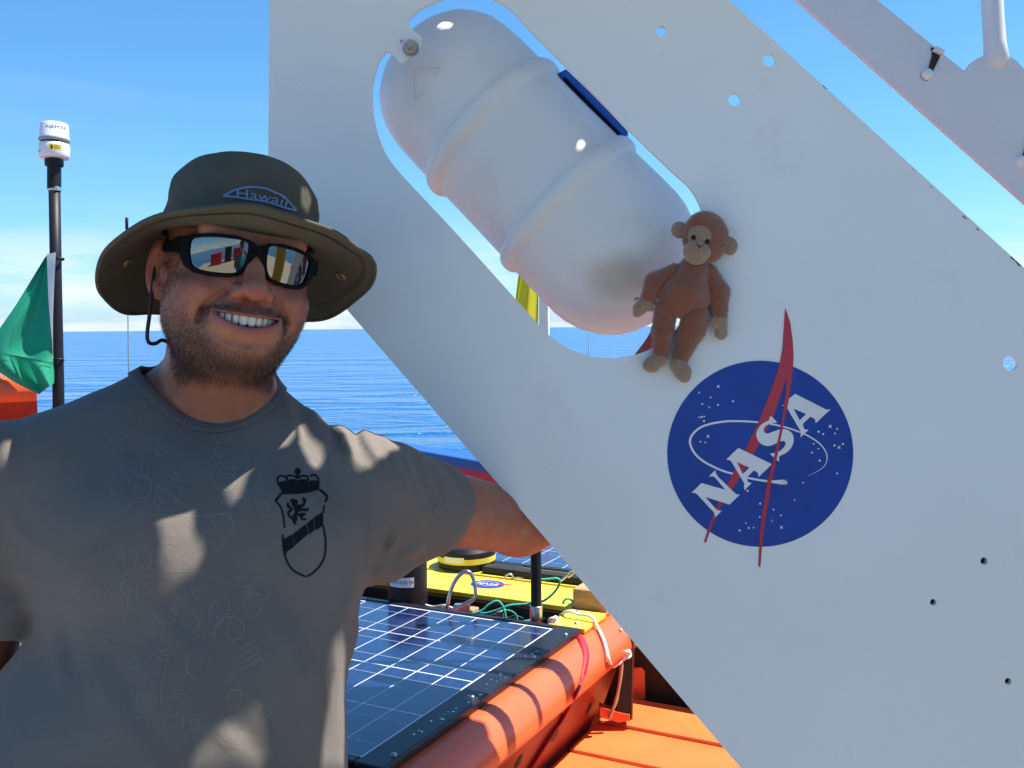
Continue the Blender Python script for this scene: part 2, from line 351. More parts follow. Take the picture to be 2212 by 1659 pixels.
# ---- solar panels
glass = pm('solar_glass', (.006, .012, .05), .05, var=.25, vs=9, coat=1.0, rv=.02)
celm = pm('solar_cell', (.008, .020, .078), .14, var=.5, vs=60, coat=.7, rv=.04, bump=.05, bs=900)
busm = pm('busbar', (.42, .46, .55), .35, metal=.3, var=.1)
backm = pm('cell_gap', (.72, .75, .80), .3, var=.05, coat=1)
frm = pm('anodised_frame', (.010, .011, .018), .36, var=.3, vs=40, spec=.4)
def solar(label, u0, v0, nu, nv, du, dv_, fr_in, fr_out, w0):
    t = thing('solar_panel', label, 'solar panel', Hp(u0 + nu * du / 2, v0 + nv * dv_ / 2, w0))
    u1, v1 = u0 + nu * du, v0 + nv * dv_
    obj('backsheet', hbox(u0 - .004, u1 + .004, v0 - .003, v1 + .003, w0, w0 + .010), backm, t, smooth=False)
    V, Fc = box((0, 0, 0), (du - .0042, dv_ - .0030, .0004), RH)
    cm = mesh_data('cell', V, Fc)
    # two busbars printed along every cell
    mbb = MB()
    for k in (-.17, .17): mbb.add(box(E2 * (dv_ * k * 0) + E1 * (du * k * 1.45) + E3 * .0003, (.0013, dv_ - .004, .0003), RH))
    bm_ = mesh_data('busbar', *mbb.out())
    first = None
    for i in range(nu):
        for j in range(nv):
            c = Hp(u0 + (i + .5) * du, v0 + (j + .5) * dv_, w0 + .0103)
            o = bpy.data.objects.new('cell', cm); COL.objects.link(o); adopt(o, t); o.matrix_basis = Matrix.Translation(c)
            o2 = bpy.data.objects.new('busbar', bm_); COL.objects.link(o2); o2.parent = o; o2['kind'] = 'stuff'
    cm.materials.append(celm); bm_.materials.append(busm)
    a, b = fr_in, fr_out
    rails = []
    rails.append(hbox(u0 - b[0], u1 + b[1], v0 - b[2], v0 - a, w0 - .002, w0 + .0135)); rails.append(hbox(u0 - b[0], u1 + b[1], v1 + a, v1 + b[3], w0 - .002, w0 + .0135))
    rails.append(hbox(u0 - b[0], u0 - a, v0 - a + .0003, v1 + a - .0003, w0 - .002, w0 + .0135)); rails.append(hbox(u1 + a, u1 + b[1], v0 - a + .0003, v1 + a - .0003, w0 - .002, w0 + .0135))
    for r_ in rails: obj('frame_rail', r_, frm, t, smooth=False, bevel=.003)
    return t
sp = solar('near blue solar panel with white cell lines on the orange hull, close behind the man', -.036, .0615, 4, 11, .1605, .0572, .004, (.025, .022, .054, .03), .002)
for u in (-.02, .215, .43, .575):
    obj('bolt', lathe([(0, .004), (.003, .0036), (.0042, .002), (.0045, 0)], Hp(u, .020 + .004 * math.sin(u * 40), .0155), (0, 0, 1), 14), M['dullsteel'], sp)
solar('far blue solar panel beyond the yellow boards, partly hidden by the white panel', 1.06, .13, 4, 10, .1605, .0572, .004, (.026, .022, .03, .03), .002)
# water drops on the near frame
mb = MB()
for i in range(34):
    u = rng.uniform(.05, .5); v = rng.uniform(.016, .034); r = rng.uniform(.0008, .0022)
    mb.add(lathe([(0, r * .6), (r * .7, r * .4), (r, 0)], Hp(u, v, .0155), (0, 0, 1), 7))
wd = bpy.data.materials.new('water_drop'); wd.use_nodes = True; wd.node_tree.nodes['Principled BSDF'].inputs['Transmission Weight'].default_value = 1; wd.node_tree.nodes['Principled BSDF'].inputs['Roughness'].default_value = .02
tag(obj('water_drops', mb.out(), wd, None), 'water drops on the black solar panel frame', 'water drops', kind='stuff')

# ---- yellow boards
C5 = lambda x, y: (783 + x * .2685, 1134 + y * .2685)
yb = thing('yellow_board', 'large yellow board with a round blue agency sticker on the boat', 'board', Hp(.83, .35, 0))
obj('board', hbox(.7575, .90, .085, .66, .002, .014), M['yellow'], yb, smooth=False, bevel=.002)
def dec(loops, w): return flat(loops, lambda v, u: Hp(u, v, w))
st = obj('sticker', dec([circ(.338, .842, .042, 36, .036)], .0146), M['lblue'], yb, smooth=False)
RED = pm('red_vinyl', (.50, .010, .022), .35, var=.05, coat=.3)
mb = MB(); mb.add(dec([stroke(spline([(.40, .835), (.36, .842), (.32, .848), (.285, .862)], 5), [.001] * 5 + [.003] * 6 + [.007] * 4 + [.002])], .0150))
obj('swoosh', mb.out(), RED, st, smooth=False)
mb = MB()
def letters3(txt, size, to3, extrude=0.0):
    cu = bpy.data.curves.new('txt', 'FONT'); cu.body = txt; cu.size = size; cu.align_x = 'CENTER'; cu.align_y = 'CENTER'; cu.resolution_u = 3
    ob = bpy.data.objects.new('txt', cu); COL.objects.link(ob)
    me = bpy.data.meshes.new_from_object(ob.evaluated_get(bpy.context.evaluated_depsgraph_get()))
    V = np.array([v.co[:] for v in me.vertices]); Fc = [tuple(p.vertices) for p in me.polygons]
    bpy.data.objects.remove(ob); bpy.data.curves.remove(cu); bpy.data.meshes.remove(me)
    return np.array([to3(x, y) for x, y, _ in V]), Fc
mb.add(letters3('NASA', .022, lambda x, y: Hp(.842 + y, .338 - x, .0153)))
mb.add(dec([stroke(spline([(.36, .835), (.338, .828), (.315, .838), (.318, .858), (.345, .862), (.365, .85)], 5), .0015)], .0151))
obj('lettering', mb.out(), M['print_white'], st, smooth=False)
y2 = obj('yellow_board', hbox(.915, 1.025, .085, .72, .002, .014), M['yellow'], None, smooth=False, bevel=.002)
tag(y2, 'narrow yellow board under the black antenna puck', 'board')
y3 = thing('yellow_plate', 'small sunlit yellow plate bolted at the hull corner by the wood block', 'plate', Hp(.70, .05, 0))
obj('plate', hbox(.636, .754, .002, .084, .002, .012), M['yellow'], y3, smooth=False, bevel=.002)
for u, v in ((.66, .03), (.735, .06)): obj('bolt', lathe([(0, .005), (.004, .004), (.006, 0)], Hp(u, v, .012), (0, 0, 1), 12), M['dullsteel'], y3)

# ---- instruments and deck gear on the boat
tr = thing('tracker_canister', 'black tracker cylinder labelled TRACKER 98 beside the solar panel', 'tracker', Hp(.655, .448, -.1))
tr0 = Hp(.668, .448, -.12)
obj('canister', cyl(tr0, tr0 + E3 * .235, .0445, 40, ch=.004), M['black'], tr, auto=40)
def on_cyl(c, r, axis_dir, ang0):                                # wraps (x along the arc, y up) on a vertical cylinder
    f = np.asarray(axis_dir, float); f[2] = 0; f /= np.linalg.norm(f); s = np.array([-f[1], f[0], 0])
    return lambda x, y: c + r * (f * math.cos(x / r + ang0) + s * math.sin(x / r + ang0)) + E3 * y
def band(fn, x0, x1, y0, y1, n=16):
    V = [fn(x0 + (x1 - x0) * i / n, y) for i in range(n + 1) for y in (y0, y1)]
    return np.array(V), [(2 * i, 2 * i + 2, 2 * i + 3, 2 * i + 1) for i in range(n)]
fn = on_cyl(tr0, .0448, EYE - tr0, -.30); fn2 = on_cyl(tr0, .0451, EYE - tr0, -.30)
lb = obj('label', band(fn, -.035, .028, .168, .190), M['print_white'], tr)
obj('lettering', letters3('TRACKER 98', .0103, lambda x, y: fn2(x - .002, .179 + y)), M['print_black'], lb, smooth=False)
pk = thing('antenna_puck', 'round black antenna puck with a yellow band on the yellow board', 'antenna', Hp(.97, .47, .014))
pc = Hp(.975, .472, .014)
obj('puck_body', lathe([(0, .060), (.045, .060), (.066, .055), (.073, .046), (.074, .012), (.072, .004), (.0, .004)], pc, (0, 0, 1), 48), M['black'], pk, auto=35)
bd = on_cyl(pc, .0746, EYE - pc, 0)
yb2 = obj('yellow_band', band(bd, -.0746 * math.pi, .0746 * math.pi, .019, .033, 48), M['yellow'], pk)
bd2 = on_cyl(pc, .0750, EYE - pc, 0)
lb = obj('label', band(bd2, -.062, -.006, .024, .038), M['print_white'], pk)
obj('base_plate', box(pc + E3 * .002 - E2 * .05, (.05, .20, .018), RH), M['rubber'], pk, smooth=False, bevel=.003)
# ring, snap shackle
ds = 2.33
rg = obj('steel_ring', tube([P(*C5(1180 + 40 * math.cos(a), 443 + 48 * math.sin(a)), ds) for a in np.linspace(0, 2 * math.pi, 24, endpoint=False)], .0028, 8, closed=True), M['steel'])
tag(rg, 'small steel ring at the end of the black antenna base', 'ring')
sh = thing('snap_shackle', 'steel snap shackle between the ring and the teal rope', 'shackle', P(*C5(1280, 450), ds))
obj('shackle_bow', tube([P(*C5(x, y), ds) for x, y in spline([(1215, 440), (1240, 422), (1290, 425), (1330, 412), (1342, 440), (1325, 468), (1280, 468), (1240, 466)], 5, True)], .0024, 8, closed=True), M['steel'], sh)
obj('gate', tube([P(*C5(x, y), ds - .003) for x, y in ((1240, 446), (1325, 440))], .0032, 8), M['steel'], sh)
eye = obj('lifting_eye', tube([P(*C5(x, y), 2.10) for x, y in spline([(686, 730), (690, 600), (735, 470), (795, 392), (850, 376), (888, 420), (908, 510), (904, 585), (860, 620), (790, 655), (715, 690)], 5, True)], .0045, 10, closed=True), M['steel'])
tag(eye, 'tall steel lifting eye standing in the dark well between panel and board', 'lifting eye')
el = obj('clamp', box(P(*C5(800, 670), 2.11), (.035, .02, .02), frame(FW)), M['dullsteel'], None, smooth=False, bevel=.004)
tag(el, 'grey clamp at the foot of the steel lifting eye', 'clamp')
def rope(name, label, paths, r, mat, dep, cat='rope'):
    mb = MB()
    for k, p in enumerate(paths):
        pp = spline([P(*C5(x, y), dep + .004 * k) for x, y in p], 8)
        mb.add(tube(pp, r, 8))
    return tag(obj(name, mb.out(), mat), label, cat)
rope('teal_rope', 'teal cord coiled in the well and over the yellow board', [
    [(800, 735), (880, 712), (960, 690), (1020, 640), (1080, 612), (1120, 640), (1142, 700), (1166, 795)],
    [(872, 748), (905, 716), (1000, 710), (1100, 680), (1180, 648), (1300, 637), (1430, 620), (1500, 582), (1560, 520), (1590, 455), (1560, 430), (1500, 436), (1430, 440)],
    [(1092, 772), (1112, 712), (1170, 690), (1230, 722), (1250, 800)],
    [(1430, 752), (1500, 748), (1602, 760), (1603, 680), (1622, 610), (1655, 592), (1690, 612), (1704, 636)],
    [(1430, 770), (1470, 792), (1530, 780), (1600, 742), (1680, 700)],
    [(1255, 770), (1300, 775), (1360, 770), (1440, 790)]], .0026, M['teal'], 2.10)
mb = MB()
wp = [cast(HULLB, *C5(x, y), .0045 + (.013 if x < 1850 else 0)) for x, y in ((1560, 775), (1640, 765), (1740, 785), (1840, 805), (1890, 842), (1928, 930), (1950, 1020), (1966, 1090))]
wp = [q for q in wp if q is not None] + [P(*C5(x, y), d) for x, y, d in ((2010, 1137, 1.96), (2062, 1112, 1.985), (2120, 1050, 2.015))]
pp = spline(wp, 8)
mb.add(tube(pp, .0036, 10))
for i in range(3):
    for c, dd in (((1535, 775), 1.985), ((2122, 1045), 2.0)):
        a0 = i * 1.1
        mb.add(tube([P(*C5(c[0] + (34 - 6 * i) * math.cos(a + a0), c[1] + (24 + 5 * i) * math.sin(a)), dd + .004 * math.cos(a * 2 + i)) for a in np.linspace(0, 2 * math.pi, 16, endpoint=False)], .0034, 8, closed=True))
tag(obj('white_rope', mb.out(), M['wrope']), 'white rope knotted on the yellow plate and round the corner post', 'rope')
mb = MB()
C4 = lambda x, y: (729 + x * .4028, 1080 + y * .4028)
for k in range(2):
    pp = spline([P(*C4(x + 7 * k * math.sin(i * 2.1), y), 2.015 + .004 * k) for i, (x, y) in enumerate(((1520, 690), (1522, 800), (1524, 900), (1508, 1010), (1488, 1090), (1460, 1172)))], 6)
    mb.add(tube(pp, .0034 - .001 * k, 8))
tag(obj('frayed_rope', mb.out(), M['oldrope']), 'weathered tan rope hanging down the black corner post', 'rope')
bk = box(Hp(.79, .045, .028), (.055, .078, .052), RH)
tag(obj('wood_block', bk, M['wood'], None, smooth=False, bevel=.003), 'unpainted wood block on the hull corner beside the white panel', 'block')
# red webbing strap
def ribbon(pts, side, w, th=.0015):
    p = spline(pts, 8); s = np.asarray(side) / np.linalg.norm(side)
    V = np.concatenate([p - s * w / 2, p + s * w / 2]); n = len(p)
    return V, [(i, i + 1, n + i + 1, n + i) for i in range(n - 1)]
su = .645
pts = [Hp(su - .007, .75, .003), Hp(su - .007, .4, .003), Hp(su - .007, .1, .003), Hp(su - .010, .03, .004)] + [q for q in (cast(HULLB, x, y, .0016) for x, y in ((1249, 1373), (1257, 1385), (1263, 1400), (1266, 1418), (1264, 1440), (1259, 1462))) if q is not None]
mb = MB(); mb.add(ribbon(pts, E1, .026))
q0 = pts[-1]; qs = spline([q0] + [q for q in (cast(HULLB, x, y, .004) for x, y in ((1240, 1500), (1215, 1545), (1185, 1590), (1160, 1630), (1140, 1662))) if q is not None], 8)
mb.add(ribbon(qs, E1 * .25 + E3 * .1 + E2 * .3, .010))
o = obj('red_strap', mb.out(), M['strap']); so_ = o.modifiers.new('t', 'SOLIDIFY'); so_.thickness = .0018
tag(o, 'red webbing strap over the far edge of the near solar panel and hull', 'strap')
# black pole in a steel sleeve
p0 = Hp(.652, .118, -.02); pt = thing('black_pole', 'black pole in a polished steel sleeve behind the near solar panel', 'pole', p0)
obj('pole', cyl(p0 + E3 * .03, p0 + E3 * .50, .0112), M['black'], pt, auto=40)
obj('sleeve', cyl(p0, p0 + E3 * .062, .0135), M['steel'], pt, auto=40)
bt_n = obj('black_batten', hbox(.925, .962, .10, .40, .0145, .032), M['rubber'], None, smooth=False, bevel=.004)
tag(bt_n, 'black batten lying on the yellow board behind the black pole', 'batten')
for k_, (uu_, vv_, w_, c_) in enumerate(((.70, .30, .022, 'wood'), (.715, .235, .014, 'dullsteel'), (.69, .37, .018, 'rubber'))):
    q_ = obj(['wood_chock', 'steel_cleat', 'black_connector'][k_], box(Hp(uu_, vv_, -.02), (.03, w_, .04), RH), M[c_], None, smooth=False, bevel=.003)
    tag(q_, ['small wood chock standing in the dark well by the teal rope', 'small grey steel cleat in the dark well right of the lifting eye', 'small black cable connector in the dark well left of the lifting eye'][k_], ['chock', 'cleat', 'connector'][k_])
mb = MB()
for k in range(5): mb.add(tube(spline([P(*C5(1000 + 40 * k + dx, 745 + 8 * (k % 3) + dy), 2.13 + .006 * k) for dx, dy in ((0, 0), (60, -26 + 9 * k), (140, 14), (230, -14), (330, 22), (430, 10))], 6), .0026, 7))
tag(obj('black_wiring', mb.out(), M['rubber']), 'tangle of thin black wires in the dark well under the teal rope', 'wiring', kind='stuff')
mb = MB(); mb.add(tube(spline([P(*C5(x, y), 2.24) for x, y in ((1590, 452), (1640, 410), (1668, 376), (1690, 365), (1702, 380), (1680, 400), (1650, 420))], 6), .0032, 8))
tag(obj('wire_hook', mb.out(), M['steel']), 'bright bent wire hook at the end of the teal rope by the white panel', 'hook')
tag(obj('eye_ring', tube([P(*C5(1762 + 28 * math.cos(a), 466 + 30 * math.sin(a)), 2.3) for a in np.linspace(0, 2 * math.pi, 20, endpoint=False)], .0035, 8, closed=True), M['dullsteel']), 'round grey eye ring behind the wood block', 'ring')
# loose cable in the well
mb = MB()
for k in range(4): mb.add(tube(spline([P(*C5(490 + 30 * k + dx, 640 + 12 * k + dy), 2.16) for dx, dy in ((0, 0), (80, 18), (170, 8), (260, 40), (330, 35))], 6), .003, 8))
tag(obj('black_cable', mb.out(), M['dullsteel']), 'grey wires lying in the dark well beside the lifting eye', 'cable')

# ================================================================== voxel surfaces (smooth joined volumes)
def smin(a, b, k):
    h = np.clip(.5 + .5 * (b - a) / k, 0, 1); return b + (a - b) * h - k * h * (1 - h)
def smax(a, b, k): return -smin(-a, -b, k)
def ell(p, c, r, R=None):
    d = [p[i] - np.float32(c[i]) for i in range(3)]
    if R is not None:
        R = np.asarray(R, np.float32); d = [d[0] * R[0, i] + d[1] * R[1, i] + d[2] * R[2, i] for i in range(3)]
    k0 = np.sqrt(sum((d[i] / np.float32(r[i])) ** 2 for i in range(3))); k1 = np.sqrt(sum((d[i] / np.float32(r[i] ** 2)) ** 2 for i in range(3)))
    return k0 * (k0 - 1) / (k1 + 1e-9)
def cap(p, a, b, ra, rb):
    a = np.asarray(a, np.float32); b = np.asarray(b, np.float32); ab = b - a; L = float(ab @ ab)
    t = np.clip(((p[0] - a[0]) * ab[0] + (p[1] - a[1]) * ab[1] + (p[2] - a[2]) * ab[2]) / L, 0, 1)
    return np.sqrt((p[0] - a[0] - t * ab[0]) ** 2 + (p[1] - a[1] - t * ab[1]) ** 2 + (p[2] - a[2] - t * ab[2]) ** 2) - (ra + (rb - ra) * t)
def grid(lo, hi, h):
    ax = [np.arange(lo[i], hi[i] + h, h, dtype=np.float32) for i in range(3)]
    return np.meshgrid(*ax, indexing='ij')
def nets(D, lo, h):
    n = D.shape; s = D < 0
    cr = np.zeros(tuple(k - 1 for k in n), np.int8)
    offs = [(i, j, k) for i in (0, 1) for j in (0, 1) for k in (0, 1)]
    for i, j, k in offs: cr += s[i:n[0] - 1 + i, j:n[1] - 1 + j, k:n[2] - 1 + k]
    I, J, K = np.nonzero((cr > 0) & (cr < 8)); idx = -np.ones(cr.shape, np.int32); idx[I, J, K] = np.arange(len(I))
    val = {o: D[I + o[0], J + o[1], K + o[2]] for o in offs}
    pos = np.zeros((len(I), 3)); cnt = np.zeros(len(I))
    for a in offs:
        for d in range(3):
            if a[d]: continue
            b = list(a); b[d] = 1; b = tuple(b); fa, fb = val[a], val[b]; m = (fa < 0) != (fb < 0)
            t = np.where(m, fa / np.where(m, fa - fb, 1), 0)
            for q in range(3): pos[:, q] += np.where(m, a[q] + (t if q == d else 0), 0)
            cnt += m
    V = np.asarray(lo) + h * (np.stack([I, J, K], 1) + pos / cnt[:, None]); Q = []
    for d in range(3):
        e, f = (d + 1) % 3, (d + 2) % 3
        sl0 = [slice(None)] * 3; sl1 = [slice(None)] * 3; sl0[d] = slice(0, n[d] - 1); sl1[d] = slice(1, n[d])
        x = s[tuple(sl0)] != s[tuple(sl1)]; ins = s[tuple(sl0)]
        c = np.stack(np.nonzero(x), 1); ok = (c[:, e] > 0) & (c[:, f] > 0) & (c[:, e] < n[e] - 1) & (c[:, f] < n[f] - 1); c = c[ok]
        fl_ = ins[c[:, 0], c[:, 1], c[:, 2]]
        def at(de, df):
            g = c.copy(); g[:, e] += de; g[:, f] += df; return idx[g[:, 0], g[:, 1], g[:, 2]]
        q = np.stack([at(-1, -1), at(0, -1), at(0, 0), at(-1, 0)], 1)
        q[~fl_] = q[~fl_][:, ::-1]; Q.append(q)
    return V, np.concatenate(Q).astype(np.int32)
def volume(f, lo, hi, h, to=None):
    p = grid(lo, hi, h); V, Q = nets(f(p), lo, h)
    return (V if to is None else to(V)), Q
def fbm(x, y, z, seed=0, oct=3):
    r = 0; a = 1.0; rs = np.random.default_rng(seed)
    for o in range(oct):
        for _ in range(3):
            k = rs.normal(size=3); k *= (2 ** o) / np.linalg.norm(k) * rs.uniform(.7, 1.3); ph = rs.uniform(0, 6.28)
            r = r + a * np.sin(k[0] * x + k[1] * y + k[2] * z + ph) / 3
        a *= .55
    return r

# ================================================================== white tower panel
DP = 1.36
pan = thing('buoy_tower', 'big white tower panel with a long slot holding the barrel and a round sticker', 'tower', P(1600, 2390, DP))
TB = lambda x, y: (799.3 + x * .17578, y * .17578)
C7 = lambda x, y: (783.1 + x * .47204, y * .47204)
lob1 = [TB(570, 407)] + [TB(*q) for q in ((538, 375), (490, 322), (474, 250), (530, 176), (650, 84), (850, 0))] + [C7(*q) for q in ((400, -22), (480, -32), (560, -20), (640, 15), (700, 62))]
right = [C7(*q) for q in ((760, 128), (860, 230), (1000, 370), (1200, 573), (1400, 768), (1490, 850), (1532, 912), (1556, 975), (1572, 1060), (1572, 1180), (1545, 1300), (1490, 1430), (1410, 1535), (1310, 1602), (1200, 1632), (1100, 1638), (1000, 1618), (900, 1570), (840, 1520))]
left = [C7(*q) for q in ((690, 1357), (540, 1190), (400, 1036), (280, 908), (160, 778), (100, 690), (62, 585), (45, 480), (46, 390))] + [TB(*q) for q in ((90, 800), (150, 682), (215, 630), (290, 662), (335, 725))]
tab = [TB(*q) for q in ((350, 742), (372, 756), (405, 768), (430, 745), (470, 690), (540, 640), (600, 590), (622, 545), (632, 500), (632, 470), (612, 430), (590, 414))]
slot = np.concatenate([spline(lob1 + right + left, 6)[:-1], np.array(tab)])
outer = [(583, -330), (582, 0), (579.5, 330), (583, 400), (600, 452), (632, 512), (700, 611), (760, 681), (1180, 1165), (1600, 1659), (2060, 2200), (2230, 2390), (2900, 2390), (2900, 1192), (2560, 885), (2212, 578), (1575, 0), (1330, -225), (1180, -330)]
holes = [slot.tolist()] + [circ(x, y, r, 24) for x, y, r in ((1429, 67, 12), (1662, 130, 14), (1587, 215, 14), (2183, 785, 16.5), (2126, 1212, 8), (2016, 1301, 7), (2178, 1472, 7.5))]
holes.append([TB(*q) for q in ((425, 590), (392, 556), (366, 515), (372, 490), (402, 482), (440, 505), (470, 545), (480, 580), (460, 600))])
# one sheet with its cut-outs; edges eased
V, Fc = prism([outer] + holes, lambda x, y: P(x, y, DP), FW, .008)
o = obj('panel_sheet', (V, Fc), M['white'], pan, smooth=False)
fix(o)
# bare nuts behind the three small holes
for x, y, r in ((2126, 1212, 8), (2016, 1301, 7), (2178, 1472, 7.5)):
    c = P(x, y, DP + .0085); obj('plug', lathe([(0, 0), (.009, 0), (.009, .01), (0, .01)], c, FW, 6), M['black'], pan, smooth=False)
# paint chips along the lit edge
chip = pm('paint_chip', (.10, .09, .08), .8, var=.3)
mb = MB()
for x, y, L, w in ((1782, 187, 9, 4), (2085, 468, 8, 5), (2113, 494, 6, 4), (2012, 402, 4, 3), (2196, 563, 22, 6), (1975, 366, 5, 3)):
    pts = [(x + L * t / 2 + .3 * rng.normal(), y + .9 * L * t / 2 + .3 * rng.normal()) for t in np.linspace(-1, 1, 7)]
    mb.add(flat([[(a, b + 1) for a, b in pts] + [(a - rng.uniform(.2, 1) * w * .7, b + rng.uniform(.3, 1) * w * .7) for a, b in pts[::-1]]], lambda a, b: P(a, b, DP - .0004)))
tag(obj('paint_chips', mb.out(), chip, pan, smooth=False), kind='stuff')
# scuffs and pin marks
scf = pm('scuff', (.42, .42, .40), .7, var=.2); mb = MB()
for x, y in ((2120, 700), (1330, 900), (1180, 1010), (1900, 1500), (1760, 1390), (1480, 1330), (640, 180), (2080, 1080), (1980, 640), (870, 560), (1610, 600), (2150, 1360), (1428, 120), (960, 640)):
    a_ = rng.uniform(0, 3.1); L_ = rng.uniform(.8, 3.5); mb.add(flat([stroke([(x + L_ * t_ * math.cos(a_), y + L_ * t_ * math.sin(a_) + .8 * math.sin(5 * t_)) for t_ in np.linspace(-1, 1, 6)], rng.uniform(.5, 1.3))], lambda a, b: P(a, b, DP - .0003)))
tag(obj('scuff_marks', mb.out(), scf, pan, smooth=False), kind='stuff')
# bars added out of sight behind the sheet to cast shade bands on the hull
for x, y, r_, l0, l1 in ((1090, 1556, .015, .10, .27), (1150, 1503, .008, .15, .27), (1222, 1462, .021, .17, .27)):
    q_ = cast(HULLB, x, y, 0); c_ = q_ + SUN * .44 / SUN[2]
    obj('shadow_bar', cyl(c_ - E2 * l0, c_ + E2 * l1, r_, 16), M['white'], pan, auto=40)
# bolt through the tab
bt = thing('tab_bolt', 'grey steel bolt and nut through the tab above the barrel', 'bolt', P(*TB(490, 605), DP))
R0 = frame(-FW + RT * .25 + UP * .1)
c = P(*TB(492, 606), DP); obj('nut', lathe([(0, .012), (.0085, .012), (.0095, .010), (.0095, .0), (0, 0)], c, R0[:, 2], 6), M['dullsteel'], bt, smooth=False)
obj('shank', cyl(c, c + R0[:, 2] * .022 - RT * .003, .0052, 16), M['dullsteel'], bt, auto=40)
obj('washer', lathe([(0, .002), (.0115, .002), (.0115, 0), (0, 0)], P(*TB(505, 598), DP - .0008), -FW, 24), M['dullsteel'], bt, smooth=False)

# ---- the round sticker on the panel
A_ = lambda x, y: (1425.7 + x * .19531, 756.1 + y * .19531)
B_ = lambda x, y: (1425.7 + x * .19531, 918.1 + y * .19531)
blue = pm('blue_vinyl', (.008, .048, .30), .30, var=.12, vs=14, bump=.28, bs=170, coat=.06, spec=.35)
redv = pm('red_vinyl_stripe', (.46, .006, .018), .3, var=.05, bump=.12, bs=170, coat=.35)
clearv = pm('clear_film', (.80, .80, .79), .30, var=.02, bump=.05, bs=200, coat=.25)
def on_panel(lift): return lambda x, y: P(x, y, DP - lift)
lg = obj('round_sticker', flat([circ(1642.3, 980.2, 201, 96)], on_panel(.0004)), blue, pan, smooth=False)
# loop of the orbit
orb = [A_(*q) for q in ((1636, 1392), (1760, 1330), (1830, 1265), (1848, 1180), (1825, 1110), (1760, 1030), (1640, 950), (1500, 890), (1340, 842), (1160, 808), (1000, 792), (860, 786), (720, 790), (580, 812), (460, 850), (380, 910), (334, 985), (340, 1060), (390, 1150), (480, 1230), (600, 1295), (720, 1345), (800, 1366), (955, 1410), (1080, 1435), (1200, 1452), (1320, 1460), (1385, 1460))]
op = spline(orb, 6); wd_ = np.interp(np.linspace(0, 1, len(op)), [0, .12, .3, .45, .6, .8, .93, .97, 1], [.4, 2.2, 3.6, 4.4, 4.8, 4.2, 4.8, 10, 11])
mb = MB(); mb.add(flat([stroke(op, wd_)], on_panel(.0007))); mb.add(flat([circ(*A_(1385, 1460), 5.5, 16)], on_panel(.0007)))
obj('orbit_loop', mb.out(), M['print_white'], lg, smooth=False)
stripe1 = [A_(*q) for q in ((1362, -140), (1352, 0), (1325, 140), (1300, 240), (1215, 480), (1095, 780), (985, 1020), (870, 1240), (740, 1500))] + [B_(*q) for q in ((620, 920), (585, 1000), (530, 1150), (487, 1300), (510, 1300), (555, 1170), (610, 1030), (690, 870))] + [A_(*q) for q in ((800, 1540), (945, 1310), (1100, 1035), (1255, 740), (1360, 420), (1405, 300))]
stripe2 = [A_(*q) for q in ((1400, 300), (1405, 310), (1395, 440), (1350, 760), (1310, 960), (1240, 1270), (1190, 1440), (1155, 1659))] + [B_(*q) for q in ((1125, 1010), (1100, 1300), (1087, 1555), (1110, 1580), (1130, 1310), (1165, 1040), (1205, 800), (1225, 660))] + [A_(*q) for q in ((1290, 1215), (1340, 960), (1385, 730), (1425, 560), (1460, 310), (1472, 190), (1478, 60), (1470, -70))]
tip = (1696, 665)
poly1 = [tip, (1692, 700), (1689, 728)] + stripe1 + [A_(1405, 300)] 
vane = [tip, (1693.6, 703)] + stripe1 + stripe2[1:] + [(1712.5, 736), (1707, 697), (1701, 678)]
obj('red_vane', flat([vane], on_panel(.0010)), redv, lg, smooth=False)
N1 = [B_(*q) for q in ((350, 748), (458, 642), (722, 716), (606, 577), (580, 566), (540, 570), (612, 497), (618, 530), (640, 570), (830, 755), (850, 768), (885, 768), (770, 880), (500, 795), (630, 940), (660, 946), (684, 948), (610, 1022), (604, 985), (595, 965), (412, 768), (390, 752))]
A1 = [A_(*q) for q in ((732, 1212), (866, 1082), (1230, 1258), (1232, 1268), (1090, 1405), (1083, 1360), (1040, 1330), (958, 1408), (970, 1455), (990, 1468), (1015, 1470), (934, 1552), (928, 1500), (935, 1480), (790, 1235), (770, 1218))]
A1h = [A_(*q) for q in ((852, 1240), (988, 1300), (915, 1372))]
S1 = [A_(*q) for q in ((1224, 732), (1292, 798), (1262, 806), (1205, 818), (1160, 850), (1148, 885), (1160, 915), (1195, 922), (1260, 900), (1330, 876), (1400, 880), (1455, 915), (1478, 975), (1470, 1040), (1440, 1095), (1390, 1140), (1330, 1170), (1315, 1195), (1312, 1232), (1222, 1150), (1255, 1140), (1320, 1120), (1375, 1070), (1388, 1030), (1372, 1008), (1335, 1010), (1270, 1040), (1200, 1062), (1130, 1045), (1085, 1000), (1066, 940), (1075, 890), (1120, 825), (1160, 800), (1205, 775))]
A2 = [A_(*q) for q in ((1425, 540), (1495, 484), (1842, 660), (1888, 654), (1722, 810), (1715, 765), (1665, 736), (1580, 815), (1590, 865), (1605, 880), (1645, 880), (1555, 966), (1556, 925), (1560, 905), (1410, 650), (1412, 600))]
A2h = [A_(*q) for q in ((1478, 648), (1616, 708), (1545, 778))]
mb = MB()
for lp in ([N1], [A1, A1h], [spline(S1, 4, True).tolist()], [A2, A2h], [[A_(1352, 618), A_(1368, 600), A_(1366, 622)]]): mb.add(flat(lp, on_panel(.00115)))
obj('lettering', mb.out(), M['print_white'], lg, smooth=False)
mb = MB()                                     # wrinkles trapped under the vinyl
